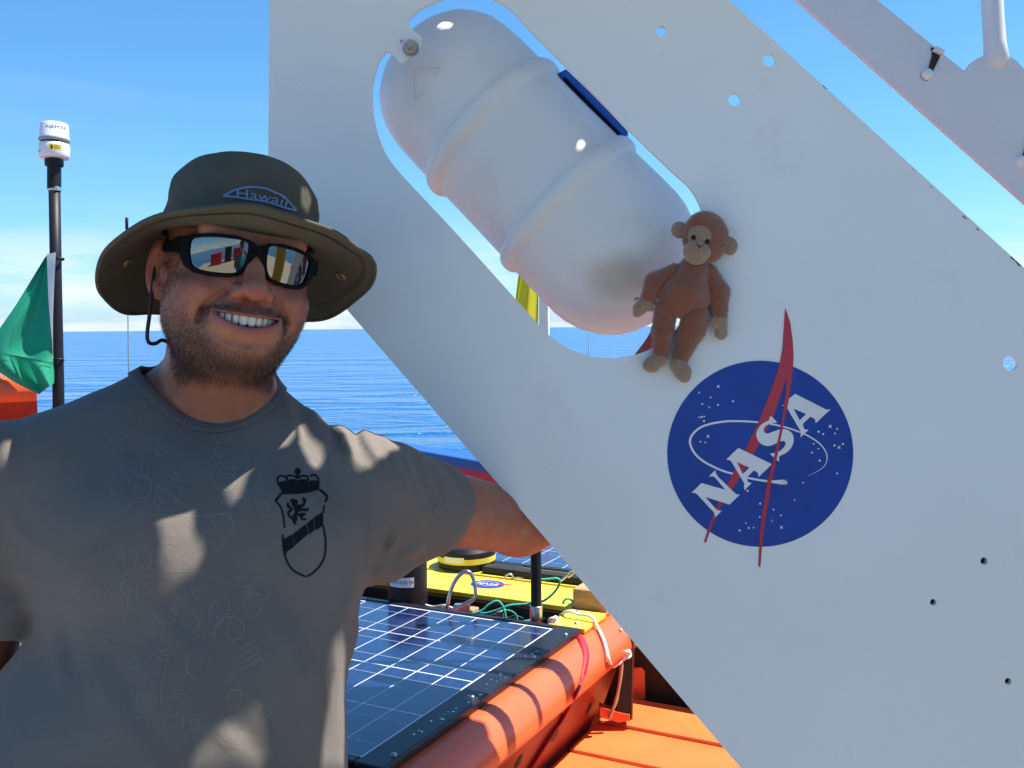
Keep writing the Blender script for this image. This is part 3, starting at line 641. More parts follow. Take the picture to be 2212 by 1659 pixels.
for pts in ([(1230, 500), (1330, 560), (1400, 620), (1500, 720), (1600, 840), (1615, 940), (1560, 1060)], [(1240, 660), (1310, 720), (1420, 810)], [(985, 800), (1030, 750), (1080, 730)], [(1000, 840), (1090, 920), (1180, 1010), (1300, 1110)], [(1190, 860), (1230, 900), (1300, 960)], [(1480, 520), (1560, 600), (1680, 690)], [(330, 540), (420, 580), (520, 640)], [(2000, 440), (2040, 490), (2100, 500)]):
    mb.add(tube([P(*B_(*q), DP - .0002) for q in spline(pts, 6)], .0009, 6))
obj('wrinkle', mb.out(), blue, lg)['kind'] = 'stuff'
# the second, thin stripe passes over the letters S and A
thin = [A_(*q) for q in ((1402, 330), (1395, 440), (1350, 760), (1310, 960), (1240, 1270), (1190, 1440), (1155, 1659), (1205, 1659), (1225, 1490), (1290, 1215), (1340, 960), (1385, 730), (1425, 560), (1450, 380))]
obj('red_stripe', flat([thin], on_panel(.0013)), redv, lg, smooth=False)
mb = MB()
for f_, lst in ((A_, ((433, 471), (559, 523), (468, 595), (642, 606), (546, 634), (807, 566), (432, 745), (461, 741), (489, 735), (486, 785), (446, 1014), (500, 1021), (1754, 903), (1806, 930), (1960, 872), (1935, 924), (1700, 1038), (1752, 1092), (1681, 1135), (1767, 1222), (1930, 1055), (2024, 1038), (1960, 1365), (1581, 1467), (969, 1557))), (B_, ((1108, 870), (1258, 934), (1338, 1000), (1103, 1017), (1240, 1059), (1488, 827), (953, 1085), (983, 1138), (1036, 1136), (881, 1166)))):
    for q in lst: mb.add(flat([circ(*f_(*q), 2.0 + .4 * math.sin(q[0]), 10)], on_panel(.0007)))
for f_, lst in ((A_, ((644, 403), (531, 954), (1882, 844), (1980, 1077))), (B_, ((1343, 1132),))):
    for q in lst:
        c = f_(*q); pts = []
        for k in range(8):
            a = math.pi / 4 + k * math.pi / 4; r = 5.2 if k % 2 == 0 else 1.7
            pts.append((c[0] + r * math.cos(a), c[1] + r * math.sin(a)))
        mb.add(flat([pts], on_panel(.0007)))
tag(obj('stars', mb.out(), M['print_white'], lg, smooth=False), kind='stuff')

# ================================================================== barrel
ax2 = np.array([.68, .735]); pp2 = np.array([.735, -.68])
BA, BB = P(880, 88, 1.56), P(1457, 680, 1.505)
BL = np.linalg.norm(BB - BA); BD = (BB - BA) / BL
def bt_(a): return (a - 655) / (1490 - 655) * BL
def br(a, r): return r * (1.56 - .055 * (a - 655) / 835) / F * (.97 + .025 * (a - 655) / 835)
prof = [(668, 0), (668.1, 58), (670, 64), (676, 74), (682, 90), (690, 106), (700, 120), (715, 138), (740, 156), (765, 168), (800, 175), (850, 178), (907, 178.5), (911, 180), (916, 187), (922, 191), (932, 192.5), (942, 191), (948, 187), (953, 180), (957, 178.5), (1000, 178), (1060, 178.5), (1140, 180), (1144, 182), (1148, 188), (1154, 192), (1165, 194), (1176, 192), (1182, 188), (1186, 183), (1190, 182), (1260, 184), (1310, 184), (1340, 180), (1375, 168), (1410, 147), (1438, 119), (1456, 88), (1468, 55), (1475, 26), (1478, 8), (1479, 0)]
bar = thing('white_barrel', 'translucent white plastic barrel with two raised ribs tilted in the panel slot', 'barrel', (BA + BB) / 2)
bmx = bpy.data.materials.new('milky_plastic'); bmx.use_nodes = True; t = bmx.node_tree; N = t.nodes; Lk = t.links
b = N['Principled BSDF']; b.inputs['Roughness'].default_value = .40
tcn = N.new('ShaderNodeTexCoord'); nz = N.new('ShaderNodeTexNoise'); nz.inputs['Scale'].default_value = 9; nz.inputs['Detail'].default_value = 7; Lk.new(tcn.outputs['Object'], nz.inputs[0])
r = N.new('ShaderNodeMapRange'); r.inputs[1].default_value = .52; r.inputs[2].default_value = .75; r.inputs[4].default_value = .55; Lk.new(nz.outputs[0], r.inputs[0])
mx = N.new('ShaderNodeMixRGB'); mx.inputs[1].default_value = (.80, .81, .78, 1); mx.inputs[2].default_value = (.66, .60, .50, 1); Lk.new(r.outputs[0], mx.inputs[0])
# shade of an object inside, painted into the colour as an olive patch
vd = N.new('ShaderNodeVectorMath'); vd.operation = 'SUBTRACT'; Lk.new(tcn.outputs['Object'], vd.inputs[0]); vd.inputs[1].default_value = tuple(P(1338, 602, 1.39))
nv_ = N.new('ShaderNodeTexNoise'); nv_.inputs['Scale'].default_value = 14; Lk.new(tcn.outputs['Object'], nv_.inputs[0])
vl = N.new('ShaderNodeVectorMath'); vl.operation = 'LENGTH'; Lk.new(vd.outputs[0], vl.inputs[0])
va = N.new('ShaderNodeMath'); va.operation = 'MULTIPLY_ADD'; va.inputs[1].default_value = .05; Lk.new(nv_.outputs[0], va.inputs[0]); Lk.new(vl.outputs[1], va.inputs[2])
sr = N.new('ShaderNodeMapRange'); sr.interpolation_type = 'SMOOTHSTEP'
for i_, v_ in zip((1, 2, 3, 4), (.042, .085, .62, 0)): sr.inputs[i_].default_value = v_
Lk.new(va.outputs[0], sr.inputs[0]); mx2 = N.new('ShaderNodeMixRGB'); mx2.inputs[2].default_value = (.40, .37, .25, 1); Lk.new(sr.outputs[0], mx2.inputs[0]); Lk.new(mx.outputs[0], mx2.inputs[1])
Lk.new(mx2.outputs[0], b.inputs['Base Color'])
nb = N.new('ShaderNodeTexNoise'); nb.inputs['Scale'].default_value = 45; nb.inputs['Detail'].default_value = 6; Lk.new(tcn.outputs['Object'], nb.inputs[0])
bp = N.new('ShaderNodeBump'); bp.inputs['Strength'].default_value = .12; bp.inputs['Distance'].default_value = .002; Lk.new(nb.outputs[0], bp.inputs['Height']); Lk.new(bp.outputs[0], b.inputs['Normal'])
tl = N.new('ShaderNodeBsdfTranslucent'); tl.inputs[0].default_value = (.80, .78, .72, 1)
ms = N.new('ShaderNodeMixShader'); ms.inputs[0].default_value = .14; Lk.new(b.outputs[0], ms.inputs[1]); Lk.new(tl.outputs[0], ms.inputs[2]); Lk.new(ms.outputs[0], N['Material Output'].inputs[0])
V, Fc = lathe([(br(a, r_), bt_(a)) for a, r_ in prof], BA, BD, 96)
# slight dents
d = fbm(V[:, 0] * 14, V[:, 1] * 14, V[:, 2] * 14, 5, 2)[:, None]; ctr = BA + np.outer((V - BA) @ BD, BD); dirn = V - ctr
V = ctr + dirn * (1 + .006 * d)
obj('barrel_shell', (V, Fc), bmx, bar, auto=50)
BARB = BVHTree.FromPolygons([tuple(v) for v in V.tolist()], [list(f) for f in Fc])
# raised moulding marks near the top end
Rb_ = frame(BD, hint=tuple(UP))
def on_bar(x, y, lift=.0006):                # photo px on the barrel -> point on its near side
    rr = P(x, y, 1) - EYE; oc = EYE - BA
    rad = br(760, 176) ; rp = rr - (rr @ BD) * BD; op_ = oc - (oc @ BD) * BD
    A = rp @ rp; B = 2 * rp @ op_; Cq = op_ @ op_ - (rad + lift) ** 2
    tt = (-B - math.sqrt(max(0, B * B - 4 * A * Cq))) / (2 * A); return EYE + rr * tt
mb = MB()
for pl_ in ([(893, 147), (950, 146)], [(893, 147), (896, 215)], [(896, 215), (912, 200)], [(950, 146), (938, 165)], [(1010, 140), (1012, 160), (1030, 150)], [(1040, 120), (1060, 128), (1050, 150)]):
    mb.add(tube([on_bar(*q) for q in spline(pl_, 6)], .0005, 5))
tag(obj('moulding_mark', mb.out(), pm('dirty_plastic', (.66, .65, .62), .6, var=.2), bar), kind='stuff')
o = obj('blue_band', lathe([(br(1000, 180), bt_(958)), (br(1000, 194), bt_(962)), (br(1000, 195), bt_(1050)), (br(1000, 194), bt_(1140)), (br(1000, 181), bt_(1144))], BA, BD, 60, a0=math.radians(-40), a1=math.radians(103), hint=tuple(np.cross(BD, FW))), pm('blue_foam', (.02, .12, .48), .6, var=.12), bar); sf_ = o.modifiers.new('t', 'SOLIDIFY'); sf_.thickness = .011; sf_.offset = 0
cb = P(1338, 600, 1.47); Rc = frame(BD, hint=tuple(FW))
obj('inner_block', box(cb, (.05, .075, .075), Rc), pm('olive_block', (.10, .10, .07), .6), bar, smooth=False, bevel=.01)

# ================================================================== second white beam, upper right
DB = 1.78
bm_t = thing('white_beam', 'white tower beam crossing the top right corner against the sky', 'beam', P(2100, 200, DB))
sc_ = spline([(2085, 155), (2096, 140), (2108, 128), (2124, 121)], 5).tolist()
sc2 = spline([(2172, 119), (2186, 124), (2198, 134), (2212, 149)], 5).tolist()
bo = [(1725 - 330, -308), (1725, 0), (2212, 435), (2700, 871), (2700, 590)] + [(2440, 352), (2230, 164)] + sc2[::-1] + sc_[::-1] + [(1895, 0), (1620, -224)]
fix(obj('beam_sheet', prism([bo, circ(2000, 163, 12, 20), circ(2207, 348, 12, 20)], lambda x, y: P(x, y, DB), FW, .012), M['beam'], bm_t, smooth=False))
fix(obj('strut', tube([P(x, y, DB + .006) for x, y in ((2132, -240), (2140, -60), (2145, 40), (2149, 95), (2152, 128), (2155, 150))], [.0195, .0192, .019, .0195, .022, .012], 24), M['beam'], bm_t))
for x, y, w in ((2003, 160, 1), (2207, 348, 1)):
    c = thing('cable_clip', 'black strap clip on the top edge of the white beam, near its scalloped strut foot' if x < 2100 else 'black strap clip at the right picture edge on the white beam', 'clip', P(x, y, DB), 'strap clips on the white beam')
    obj('strap', prism([[(x + 10, y - 58), (x + 31, y - 50), (x + 27, y - 36), (x + 12, y - 5), (x + 3, y - 9), (x + 12, y - 42)]], lambda a, b_: P(a, b_, DB - .004), FW, .004), M['rubber'], c, smooth=False)
    obj('buckle', prism([[(x + 20, y - 62), (x + 40, y - 52), (x + 36, y - 42), (x + 14, y - 52)]], lambda a, b_: P(a, b_, DB - .012), FW, .03), M['beam'], c, smooth=False, bevel=.002)
    obj('button', lathe([(0, .009), (.005, .0085), (.009, .005), (.0105, 0), (.0105, -.01)], P(x, y, DB - .002), -FW, 20), M['white'], c)

# ================================================================== mast with weather station, flags, whip antennas
DM = 3.0
mast = thing('mast_pole', 'black mast pole holding the white weather station on the left', 'pole', P(127, 1080, DM))
obj('pole', tube([P(117.5, 400, DM), P(121, 610, DM), P(126, 830, DM), P(128.5, 1120, DM)], .0172, 24), M['black'], mast)
obj('collar', cyl(P(117, 409, DM), P(117, 352, DM), .0205, 28), M['black'], mast, auto=40)
obj('flange', cyl(P(117, 359, DM), P(117, 345, DM), .0275, 28), M['black'], mast, auto=40)
obj('metal_ring', cyl(P(118, 413, DM), P(118, 404, DM), .0198, 28), M['steel'], mast, auto=40)
for y in (560, 778): obj('cable_tie', tube([P(122 + 13 * math.cos(a) + 2, y + 2 * math.sin(a), DM + .022 * math.sin(a)) for a in np.linspace(0, 2 * math.pi, 16, endpoint=False)], .004, 8, closed=True), M['black'], mast)
wsn = thing('weather_station', 'white round ultrasonic weather station on top of the black mast', 'weather station', P(117, 343, DM))
wx = P(117.3, 343, DM); k = DM / F; UPZ = UP
wm = pm('instrument_plastic', (.80, .80, .79), .35, var=.02)
obj('lower_housing', lathe([(0, 0), (24 * k, 0), (29 * k, 1.5 * k), (31 * k, 5 * k), (31 * k, 29 * k), (29.5 * k, 31.5 * k), (0, 32 * k)], wx, UPZ, 48), wm, wsn, auto=35)
for a in range(4): obj('spacer', cyl(wx + UPZ * 31 * k + (RT * math.cos(a * 1.57 + .6) + FW * math.sin(a * 1.57 + .6)) * 22 * k, wx + UPZ * 40 * k + (RT * math.cos(a * 1.57 + .6) + FW * math.sin(a * 1.57 + .6)) * 22 * k, 3 * k, 12), M['black'], wsn)
obj('reflector_plate', lathe([(0, 36 * k), (29 * k, 36 * k), (31.5 * k, 39 * k), (31.5 * k, 42 * k), (0, 42 * k)], wx, UPZ, 48), pm('grey_plastic', (.30, .31, .31), .4), wsn, auto=35)
obj('upper_housing', lathe([(0, 42.2 * k), (30.5 * k, 42.2 * k), (30.5 * k, 45 * k), (29.5 * k, 47 * k), (28.5 * k, 72 * k), (26.5 * k, 75.5 * k), (18 * k, 77 * k), (8 * k, 77.5 * k), (6 * k, 79.5 * k), (0, 80 * k)], wx, UPZ, 48), wm, wsn, auto=35)
def on_ws(r, h0, ang): 
    f_ = -FW.copy(); s_ = RT.copy()
    return lambda x, y: wx + r * (f_ * math.cos(x / r + ang) + s_ * math.sin(x / r + ang)) + UPZ * (h0 + y)
fa = on_ws(29.3 * k, 62.5 * k, 0)
obj('lettering', letters3('AIRMAR', 10.5 * k, lambda x, y: fa(x * 1.25 + 17 * k, y)), M['lblue'], wsn, smooth=False)
fb = on_ws(31.25 * k, 12 * k, 0)
obj('lettering', letters3('WIND', 8.5 * k, lambda x, y: fb(x - 29 * k, y)), pm('grey_print', (.18, .2, .26), .5), wsn, smooth=False)
ys = obj('warning_label', band(on_ws(31.2 * k, 0, 0), 3 * k, 30 * k, 13 * k, 25.5 * k), pm('yellow_label', (.85, .70, .04), .4), wsn)
fy = on_ws(31.45 * k, 19 * k, 0)
mb = MB(); mb.add(flat([[(5.5, -4.5), (8.5, -4.5), (8.5, 0), (10.5, 0), (7, 5), (3.5, 0), (5.5, 0)]], lambda x, y: fy((x + 2) * k, y * k)))
for j, (x0, x1) in enumerate(((14, 27), (13, 26), (12, 27))): mb.add(band(fy, x0 * k, x1 * k, (2.6 - j * 3) * k, (3.6 - j * 3) * k, 4))
obj('print', mb.out(), M['print_black'], ys, smooth=False)

def cloth(L, Rr, n=24, m=30, wave=None):     # surface between two edge lines (lists of px, depth)
    l = spline(L, 12); r = spline(Rr, 12); tl_ = np.linspace(0, 1, m + 1)
    pick = lambda c, t: np.array([np.interp(t, np.linspace(0, 1, len(c)), c[:, i]) for i in range(3)])
    V = []
    for j in range(m + 1):
        a, b_ = pick(l, tl_[j]), pick(r, tl_[j])
        for i in range(n + 1):
            s = i / n; q = a + (b_ - a) * s; V.append(P(q[0], q[1], q[2] + (wave(s, tl_[j]) if wave else 0)))
    Fq = [(j * (n + 1) + i, j * (n + 1) + i + 1, (j + 1) * (n + 1) + i + 1, (j + 1) * (n + 1) + i) for j in range(m) for i in range(n)]
    return np.array(V), Fq
def cloth_mat(name, col, tr=.35, bump=.3):
    m = pm(name, col, .75, var=.06, vs=40, bump=bump, bs=900); t = m.node_tree; N = t.nodes; Lk = t.links
    tl = N.new('ShaderNodeBsdfTranslucent'); tl.inputs[0].default_value = (*col, 1); ms = N.new('ShaderNodeMixShader'); ms.inputs[0].default_value = tr
    Lk.new(N['Principled BSDF'].outputs[0], ms.inputs[1]); Lk.new(tl.outputs[0], ms.inputs[2]); Lk.new(ms.outputs[0], N['Material Output'].inputs[0]); return m
green = cloth_mat('green_cloth', (.012, .36, .20)); wcl = cloth_mat('white_cloth', (.78, .78, .76), .3)
flg = thing('green_flag', 'green signal flag with a white hoist hanging from the black mast', 'flag', P(110, 700, DM))
wv = lambda s, t: .03 * math.sin(3.1 * s + 5 * t) * s + .012 * math.sin(9 * s - 4 * t)
obj('flag_cloth', cloth([(101, 552, DM), (106, 650, DM), (114, 745, DM), (117, 790, DM - .02), (117, 826, DM - .03)], [(97, 556, DM), (40, 650, DM - .02), (-30, 765, DM - .05), (15, 815, DM - .06), (84, 852, DM - .05)], wave=lambda s, t: wv(s, t)), green, flg)
obj('flag_corner', cloth([(114, 786, DM - .028), (117, 805, DM - .032), (117, 828, DM - .04)], [(-40, 752, DM - .07), (10, 800, DM - .08), (80, 850, DM - .065)], wave=lambda s, t: wv(s, .8 + t * .2) - .01), green, flg)
obj('seam', cloth([(114, 783, DM - .034), (114, 787, DM - .034)], [(-40, 754, DM - .078), (-40, 758, DM - .078)], m=2, wave=lambda s, t: wv(s, .8) - .012), cloth_mat('green_seam', (.01, .26, .15), .2), flg)
obj('hoist_strip', cloth([(101, 549, DM - .05), (105, 650, DM - .06), (113, 748, DM - .07), (114, 784, DM - .07)], [(121, 545, DM - .05), (118, 600, DM - .06), (114.5, 690, DM - .07), (115, 784, DM - .07)], n=6), wcl, flg)
obj('grommet', tube([P(109 + 5 * math.cos(a), 559 + 6 * math.sin(a), DM - .02) for a in np.linspace(0, 2 * math.pi, 16, endpoint=False)], .0025, 8, closed=True), M['dullsteel'], flg)
DY = 3.3
yf = thing('yellow_flag', 'yellow flag with a white edge glimpsed through the slot below the barrel', 'flag', P(1150, 700, DY))
ycl = cloth_mat('yellow_cloth', (.70, .62, .02), .45)
obj('flag_cloth', cloth([(1128, 560, DY), (1116, 625, DY), (1098, 840, DY)], [(1162, 500, DY), (1163, 640, DY), (1163, 830, DY)], wave=lambda s, t: .03 * math.sin(7 * s + 2 * t)), ycl, yf)
obj('edge_strip', cloth([(1163.5, 500, DY + .03), (1164.5, 640, DY + .03), (1164.5, 830, DY + .03)], [(1181, 520, DY + .03), (1182, 660, DY + .03), (1181, 830, DY + .03)], n=6), wcl, yf)
obj('flag_pole', cyl(P(1185, 1160, DY + .05), P(1182.5, 480, DY + .05), .006, 12), M['white'], yf)
rf = obj('red_flag', cloth([(1440, 640, 3.1), (1436, 700, 3.1), (1440, 790, 3.1)], [(1436, 640, 3.08), (1402, 722, 3.08), (1362, 776, 3.08)], wave=lambda s, t: .01 * math.sin(8 * s)), cloth_mat('red_cloth', (.34, .06, .045), .3))
tag(rf, 'dark red flag corner showing in the slot left of the monkey', 'flag')
def whip(label, x0, y0, x1, y1, d, r, tip=False):
    t = thing('whip_antenna', label, 'antenna', P(x0, y0, d), 'whip antennas')
    obj('whip', cyl(P(x0, y0, d), P(x1, y1, d), r, 10), M['dullsteel'], t)
    if tip: obj('tip', cyl(P(x1, y1 + 22, d), P(x1 - .3, y1 - 4, d), r * 2.6, 12), M['black'], t)
whip('thin whip antenna with a black tip rising behind the hat', 281, 1090, 274, 474, 3.4, .0021, True)
whip('short thin whip antenna against the sea below the barrel', 1272, 1150, 1271, 705, 3.4, .0017)

# ================================================================== plush monkey on the panel
def Pv(x, y, d): return EYE + d[:, None] * (RT * ((x - 1106) / F)[:, None] + UP * ((829.5 - y) / F)[:, None] + FW)
MS = 1.5345e-4
def mk(V): return Pv(1350.1 + V[:, 0] * .24088, 442.8 + V[:, 1] * .24088, DP - .001 - V[:, 2] * MS)
def plush(name, col, sheen=.6):
    m = pm(name, col, .95, var=.16, vs=260, bump=.9, bs=620, spec=.1, det=8)
    b = m.node_tree.nodes['Principled BSDF']; b.inputs['Sheen Weight'].default_value = sheen; b.inputs['Sheen Roughness'].default_value = .5
    return m
brown = plush('brown_plush', (.275, .098, .050)); tan = plush('tan_plush', (.34, .215, .135))
def fuzz(p): return 2.2 * fbm(p[0] * .11, p[1] * .11, p[2] * .11, 3, 2) + 4 * fbm(p[0] * .018, p[1] * .018, p[2] * .018, 4, 2)
def vol_m(f, lo, hi, h):
    V, Q = volume(lambda p: f(p) + fuzz(p) * .55, lo, hi, h); return mk(V), Q[:, ::-1].copy()
mon = thing('plush_monkey', 'brown plush monkey with tan face, hands and feet propped on the white panel', 'plush toy', P(1480, 828, DP))
def m_body(p):
    to = smin(ell(p, (530, 838, 120), (238, 184, 112)), cap(p, (622, 600, 92), (560, 760, 105), 150, 190), 60)
    la = smin(cap(p, (450, 605, 92), (265, 690, 88), 80, 84), cap(p, (265, 695, 88), (208, 845, 85), 86, 70), 40)
    ra = smin(cap(p, (755, 610, 92), (848, 780, 84), 80, 86), cap(p, (845, 790, 84), (846, 985, 80), 86, 72), 40)
    ll = smin(cap(p, (370, 930, 92), (338, 1140, 80), 108, 98), cap(p, (338, 1140, 80), (322, 1350, 72), 100, 66), 20)
    rl = smin(cap(p, (630, 980, 92), (600, 1120, 82), 125, 118), cap(p, (600, 1120, 82), (488, 1385, 72), 118, 70), 20)
    hd = ell(p, (722, 292, 135), (208, 232, 128), )
    d = smin(to, smin(la, ra, 8), 14); d = smin(d, smin(ll, rl, 5), 5) + 5 * np.exp(-((to - np.minimum(ll, rl)) / 9) ** 2) * (np.minimum(ll, rl) < 25) * (to < 25); d = smin(d, hd, 14)
    d = smin(d, ell(p, (700, 150, 150), (120, 80, 90)), 30)
    # centre seam on the chest and round the belly
    sx = 640 - (p[1] - 560) * .12
    d = d + 5 * np.exp(-((p[0] - sx) / 7) ** 2) * (p[1] > 540) * (p[1] < 760) * (p[2] > 120)
    return smax(d, 2 - p[2], 6)
BODYV = volume(lambda p: m_body(p) + fuzz(p) * .55, (40, 40, -8), (1000, 1480, 345), 7); obj('body', (mk(BODYV[0]), BODYV[1][:, ::-1].copy()), brown, mon)
obj('face_patch', vol_m(lambda p: smax(ell(p, (690, 285, 150), (150, 150, 132)), -(p[2] - 150), 8), (500, 100, 120), (880, 470, 310), 6), tan, mon)
obj('muzzle', vol_m(lambda p: smin(ell(p, (645, 418, 225), (128, 104, 92)), ell(p, (640, 470, 215), (95, 65, 70)), 30) + 3 * np.exp(-((p[1] - 478 - (p[0] - 640) * .08) / 6) ** 2), (490, 290, 110), (800, 560, 340), 6), tan, mon)
for c, r in (((492, 225, 95), (80, 78, 34)), ((938, 368, 95), (74, 84, 34))):
    obj('ear', vol_m(lambda p: smin(ell(p, c, r) + 14 * np.exp(-(((p[0] - c[0]) / 42) ** 2 + ((p[1] - c[1]) / 42) ** 2)) * (p[2] > c[2]), ell(p, (c[0] + (50 if c[0] < 600 else -50), c[1] + (20 if c[0] < 600 else -20), 95), (50, 48, 30)), 20), (c[0] - 130, c[1] - 120, 40), (c[0] + 130, c[1] + 120, 160), 6), tan, mon)
obj('hand', vol_m(lambda p: smin(smin(cap(p, (205, 858, 85), (135, 930, 82), 68, 62), cap(p, (130, 930, 80), (112, 965, 76), 58, 46), 20), cap(p, (215, 905, 105), (225, 925, 100), 44, 34), 8), (20, 760, 0), (310, 1040, 200), 6), tan, mon)
obj('hand', vol_m(lambda p: smin(smin(cap(p, (846, 1030, 82), (862, 1140, 80), 72, 56), ell(p, (862, 1160, 78), (54, 52, 46)), 14), ell(p, (806, 1050, 125), (40, 56, 34)), 5), (720, 950, 0), (950, 1250, 200), 6), tan, mon)
obj('foot', vol_m(lambda p: smin(cap(p, (318, 1380, 80), (240, 1430, 92), 66, 74), ell(p, (235, 1440, 92), (78, 62, 76)), 12) + 4 * np.exp(-((p[1] - 1440 - (p[0] - 240) * .1) / 7) ** 2) * (p[2] > 120), (120, 1280, 0), (430, 1540, 200), 6), tan, mon)
obj('foot', vol_m(lambda p: smin(cap(p, (478, 1430, 80), (520, 1500, 96), 80, 78), ell(p, (535, 1540, 92), (56, 58, 66)), 20), (360, 1320, 0), (640, 1640, 210), 6), tan, mon)
def pile(V, Q, n, mat, L=13):                 # short nap on the cloth, photo-crop units
    c = (V[Q[:, 0]] + V[Q[:, 2]]) / 2; nr_ = np.cross(V[Q[:, 2]] - V[Q[:, 0]], V[Q[:, 3]] - V[Q[:, 1]]); A_r = np.linalg.norm(nr_, axis=1); nr_ /= A_r[:, None] + 1e-9
    k_ = rng.choice(len(c), n, p=A_r / A_r.sum()); b_ = c[k_] + rng.normal(0, 2.5, (n, 3)); g = nr_[k_] + rng.normal(0, .55, (n, 3)); s_ = np.cross(g, rng.normal(0, 1, (n, 3))); s_ /= np.linalg.norm(s_, axis=1)[:, None]
    tp_ = b_ + g * L * rng.uniform(.5, 1.1, (n, 1)); T = np.stack([b_ + s_ * 1.1, b_ - s_ * 1.1, tp_], 1).reshape(-1, 3)
    o = obj('pile', (mk(T), np.arange(3 * n, dtype=np.int32).reshape(n, 3)), mat, None, smooth=False); o['kind'] = 'stuff'; return o
def m_tail(p): return cap(p, (260, 870, 60), (95, 830, 55), 14, 12)
adopt(pile(*BODYV, 26000, brown), mon)
eyem = pm('black_bead', (.004, .004, .004), .18, spec=.3)
for c in ((614, 292, 278), (738, 328, 274)):
    V, Q = volume(lambda p: ell(p, c, (23, 23, 16)), (c[0] - 40, c[1] - 40, c[2] - 30), (c[0] + 40, c[1] + 40, c[2] + 30), 4); obj('eye', (mk(V), Q[:, ::-1].copy()), eyem, mon)
def mtube(pts, r): 
    V, Fc = tube(np.array(spline(pts, 6)), r, 6); return mk(V), Fc
mb = MB(); mb.add(mtube([(645, 340, 303), (655, 362, 314), (668, 372, 317), (680, 368, 316), (692, 352, 308)], 3.2)); mb.add(mtube([(668, 372, 316), (672, 392, 318)], 2.6))
obj('stitching', mb.out(), M['print_black'], mon)
obj('hang_tag', mtube([(140, 842, 60), (110, 836, 62), (92, 842, 62), (92, 860, 60)], 9), tan, mon)

# ================================================================== the man
def norm(v): v = np.asarray(v, float); return v / np.linalg.norm(v)
HD = 1.115
sight = norm(EYE - P(505, 600, HD)); 
def rotz(v, a): c, s = math.cos(a), math.sin(a); return np.array([c * v[0] - s * v[1], s * v[0] + c * v[1], v[2]])
HYAW, HROLL, HPITCH = math.radians(12), math.radians(8.5), math.radians(1)
fwd = norm(rotz(norm([sight[0], sight[1], 0]), HYAW))
def pose(fwd, roll, pitch):
    y = -fwd; z = np.array([0, 0, 1.0]); x = np.cross(y, z)
    y, z = math.cos(pitch) * y - math.sin(pitch) * z, math.cos(pitch) * z + math.sin(pitch) * y      # pitch > 0 lifts the chin
    x, z = math.cos(roll) * x - math.sin(roll) * z, math.cos(roll) * z + math.sin(roll) * x          # roll > 0 tips the crown to the right
    return np.stack([x, y, z], 1)
HM = pose(fwd, HROLL, HPITCH)
HO = P(553, 557, 1.022) - HM @ np.array([0, -.096, .002])
def h2w(V): return HO + (np.asarray(V) * .01) @ HM.T
def w2h(p): return (HM.T @ (np.asarray(p) - HO)) * 100

# torso frame
SLp, SRp = P(-12, 1052, 1.05), P(786, 1060, 1.20)
TXx = norm([SRp[0] - SLp[0], SRp[1] - SLp[1], 0]); TYy = np.array([-TXx[1], TXx[0], 0]); TZz = np.array([0, 0, 1.0]); TO = (SLp + SRp) / 2
zs = np.array([-.75, -.55, -.42, -.33, -.24, -.14, -.04, .03, .10], np.float32)
aa = np.array([.214, .216, .216, .216, .213, .176, .178, .160, .120], np.float32)
bb = np.array([.145, .155, .160, .158, .150, .138, .118, .095, .070], np.float32)
xc = np.array([-.064, -.064, -.064, -.062, -.054, .018, .014, .0, .0], np.float32)
yc = np.array([-.05, -.075, -.080, -.068, -.051, -.032, -.010, .008, .02], np.float32)
zf = np.linspace(-.75, .10, 200).astype(np.float32)
def smooth_(v):
    f = np.interp(zf, zs, v); k = np.ones(25) / 25; return np.convolve(np.pad(f, 12, mode='edge'), k, 'valid').astype(np.float32)
AA, BB_, XC, YC = map(smooth_, (aa, bb, xc, yc))
NB = P(474, 872, 1.175)
def torso_core(p):
    q = [p[0] - np.float32(TO[0]), p[1] - np.float32(TO[1]), p[2] - np.float32(TO[2])]
    x = q[0] * TXx[0] + q[1] * TXx[1]; y = q[0] * TYy[0] + q[1] * TYy[1]; z = q[2]
    x = x.astype(np.float32); y = y.astype(np.float32)
    i = np.clip((z + .75) / .85 * 199, 0, 198.99); j = i.astype(np.int32); f = (i - j).astype(np.float32)
    L = lambda A: A[j] * (1 - f) + A[j + 1] * f
    a, b = L(AA), L(BB_); n = 2.3
    r = (np.abs((x - L(XC)) / a) ** n + np.abs((y - L(YC)) / b) ** n) ** (1 / n)
    d = (r - 1) * np.minimum(a, b) * .9
    d = smax(d, z - .055, .09)
    return d, x, y, z
ELB = P(1118, 1130, 1.425)
SLE = P(-26, 1352, 1.050); SRD = norm(ELB - SRp); SLD = norm(SLE - SLp)
SRE = SRp + SRD * np.linalg.norm(P(958, 1120, 1.31) - SRp)
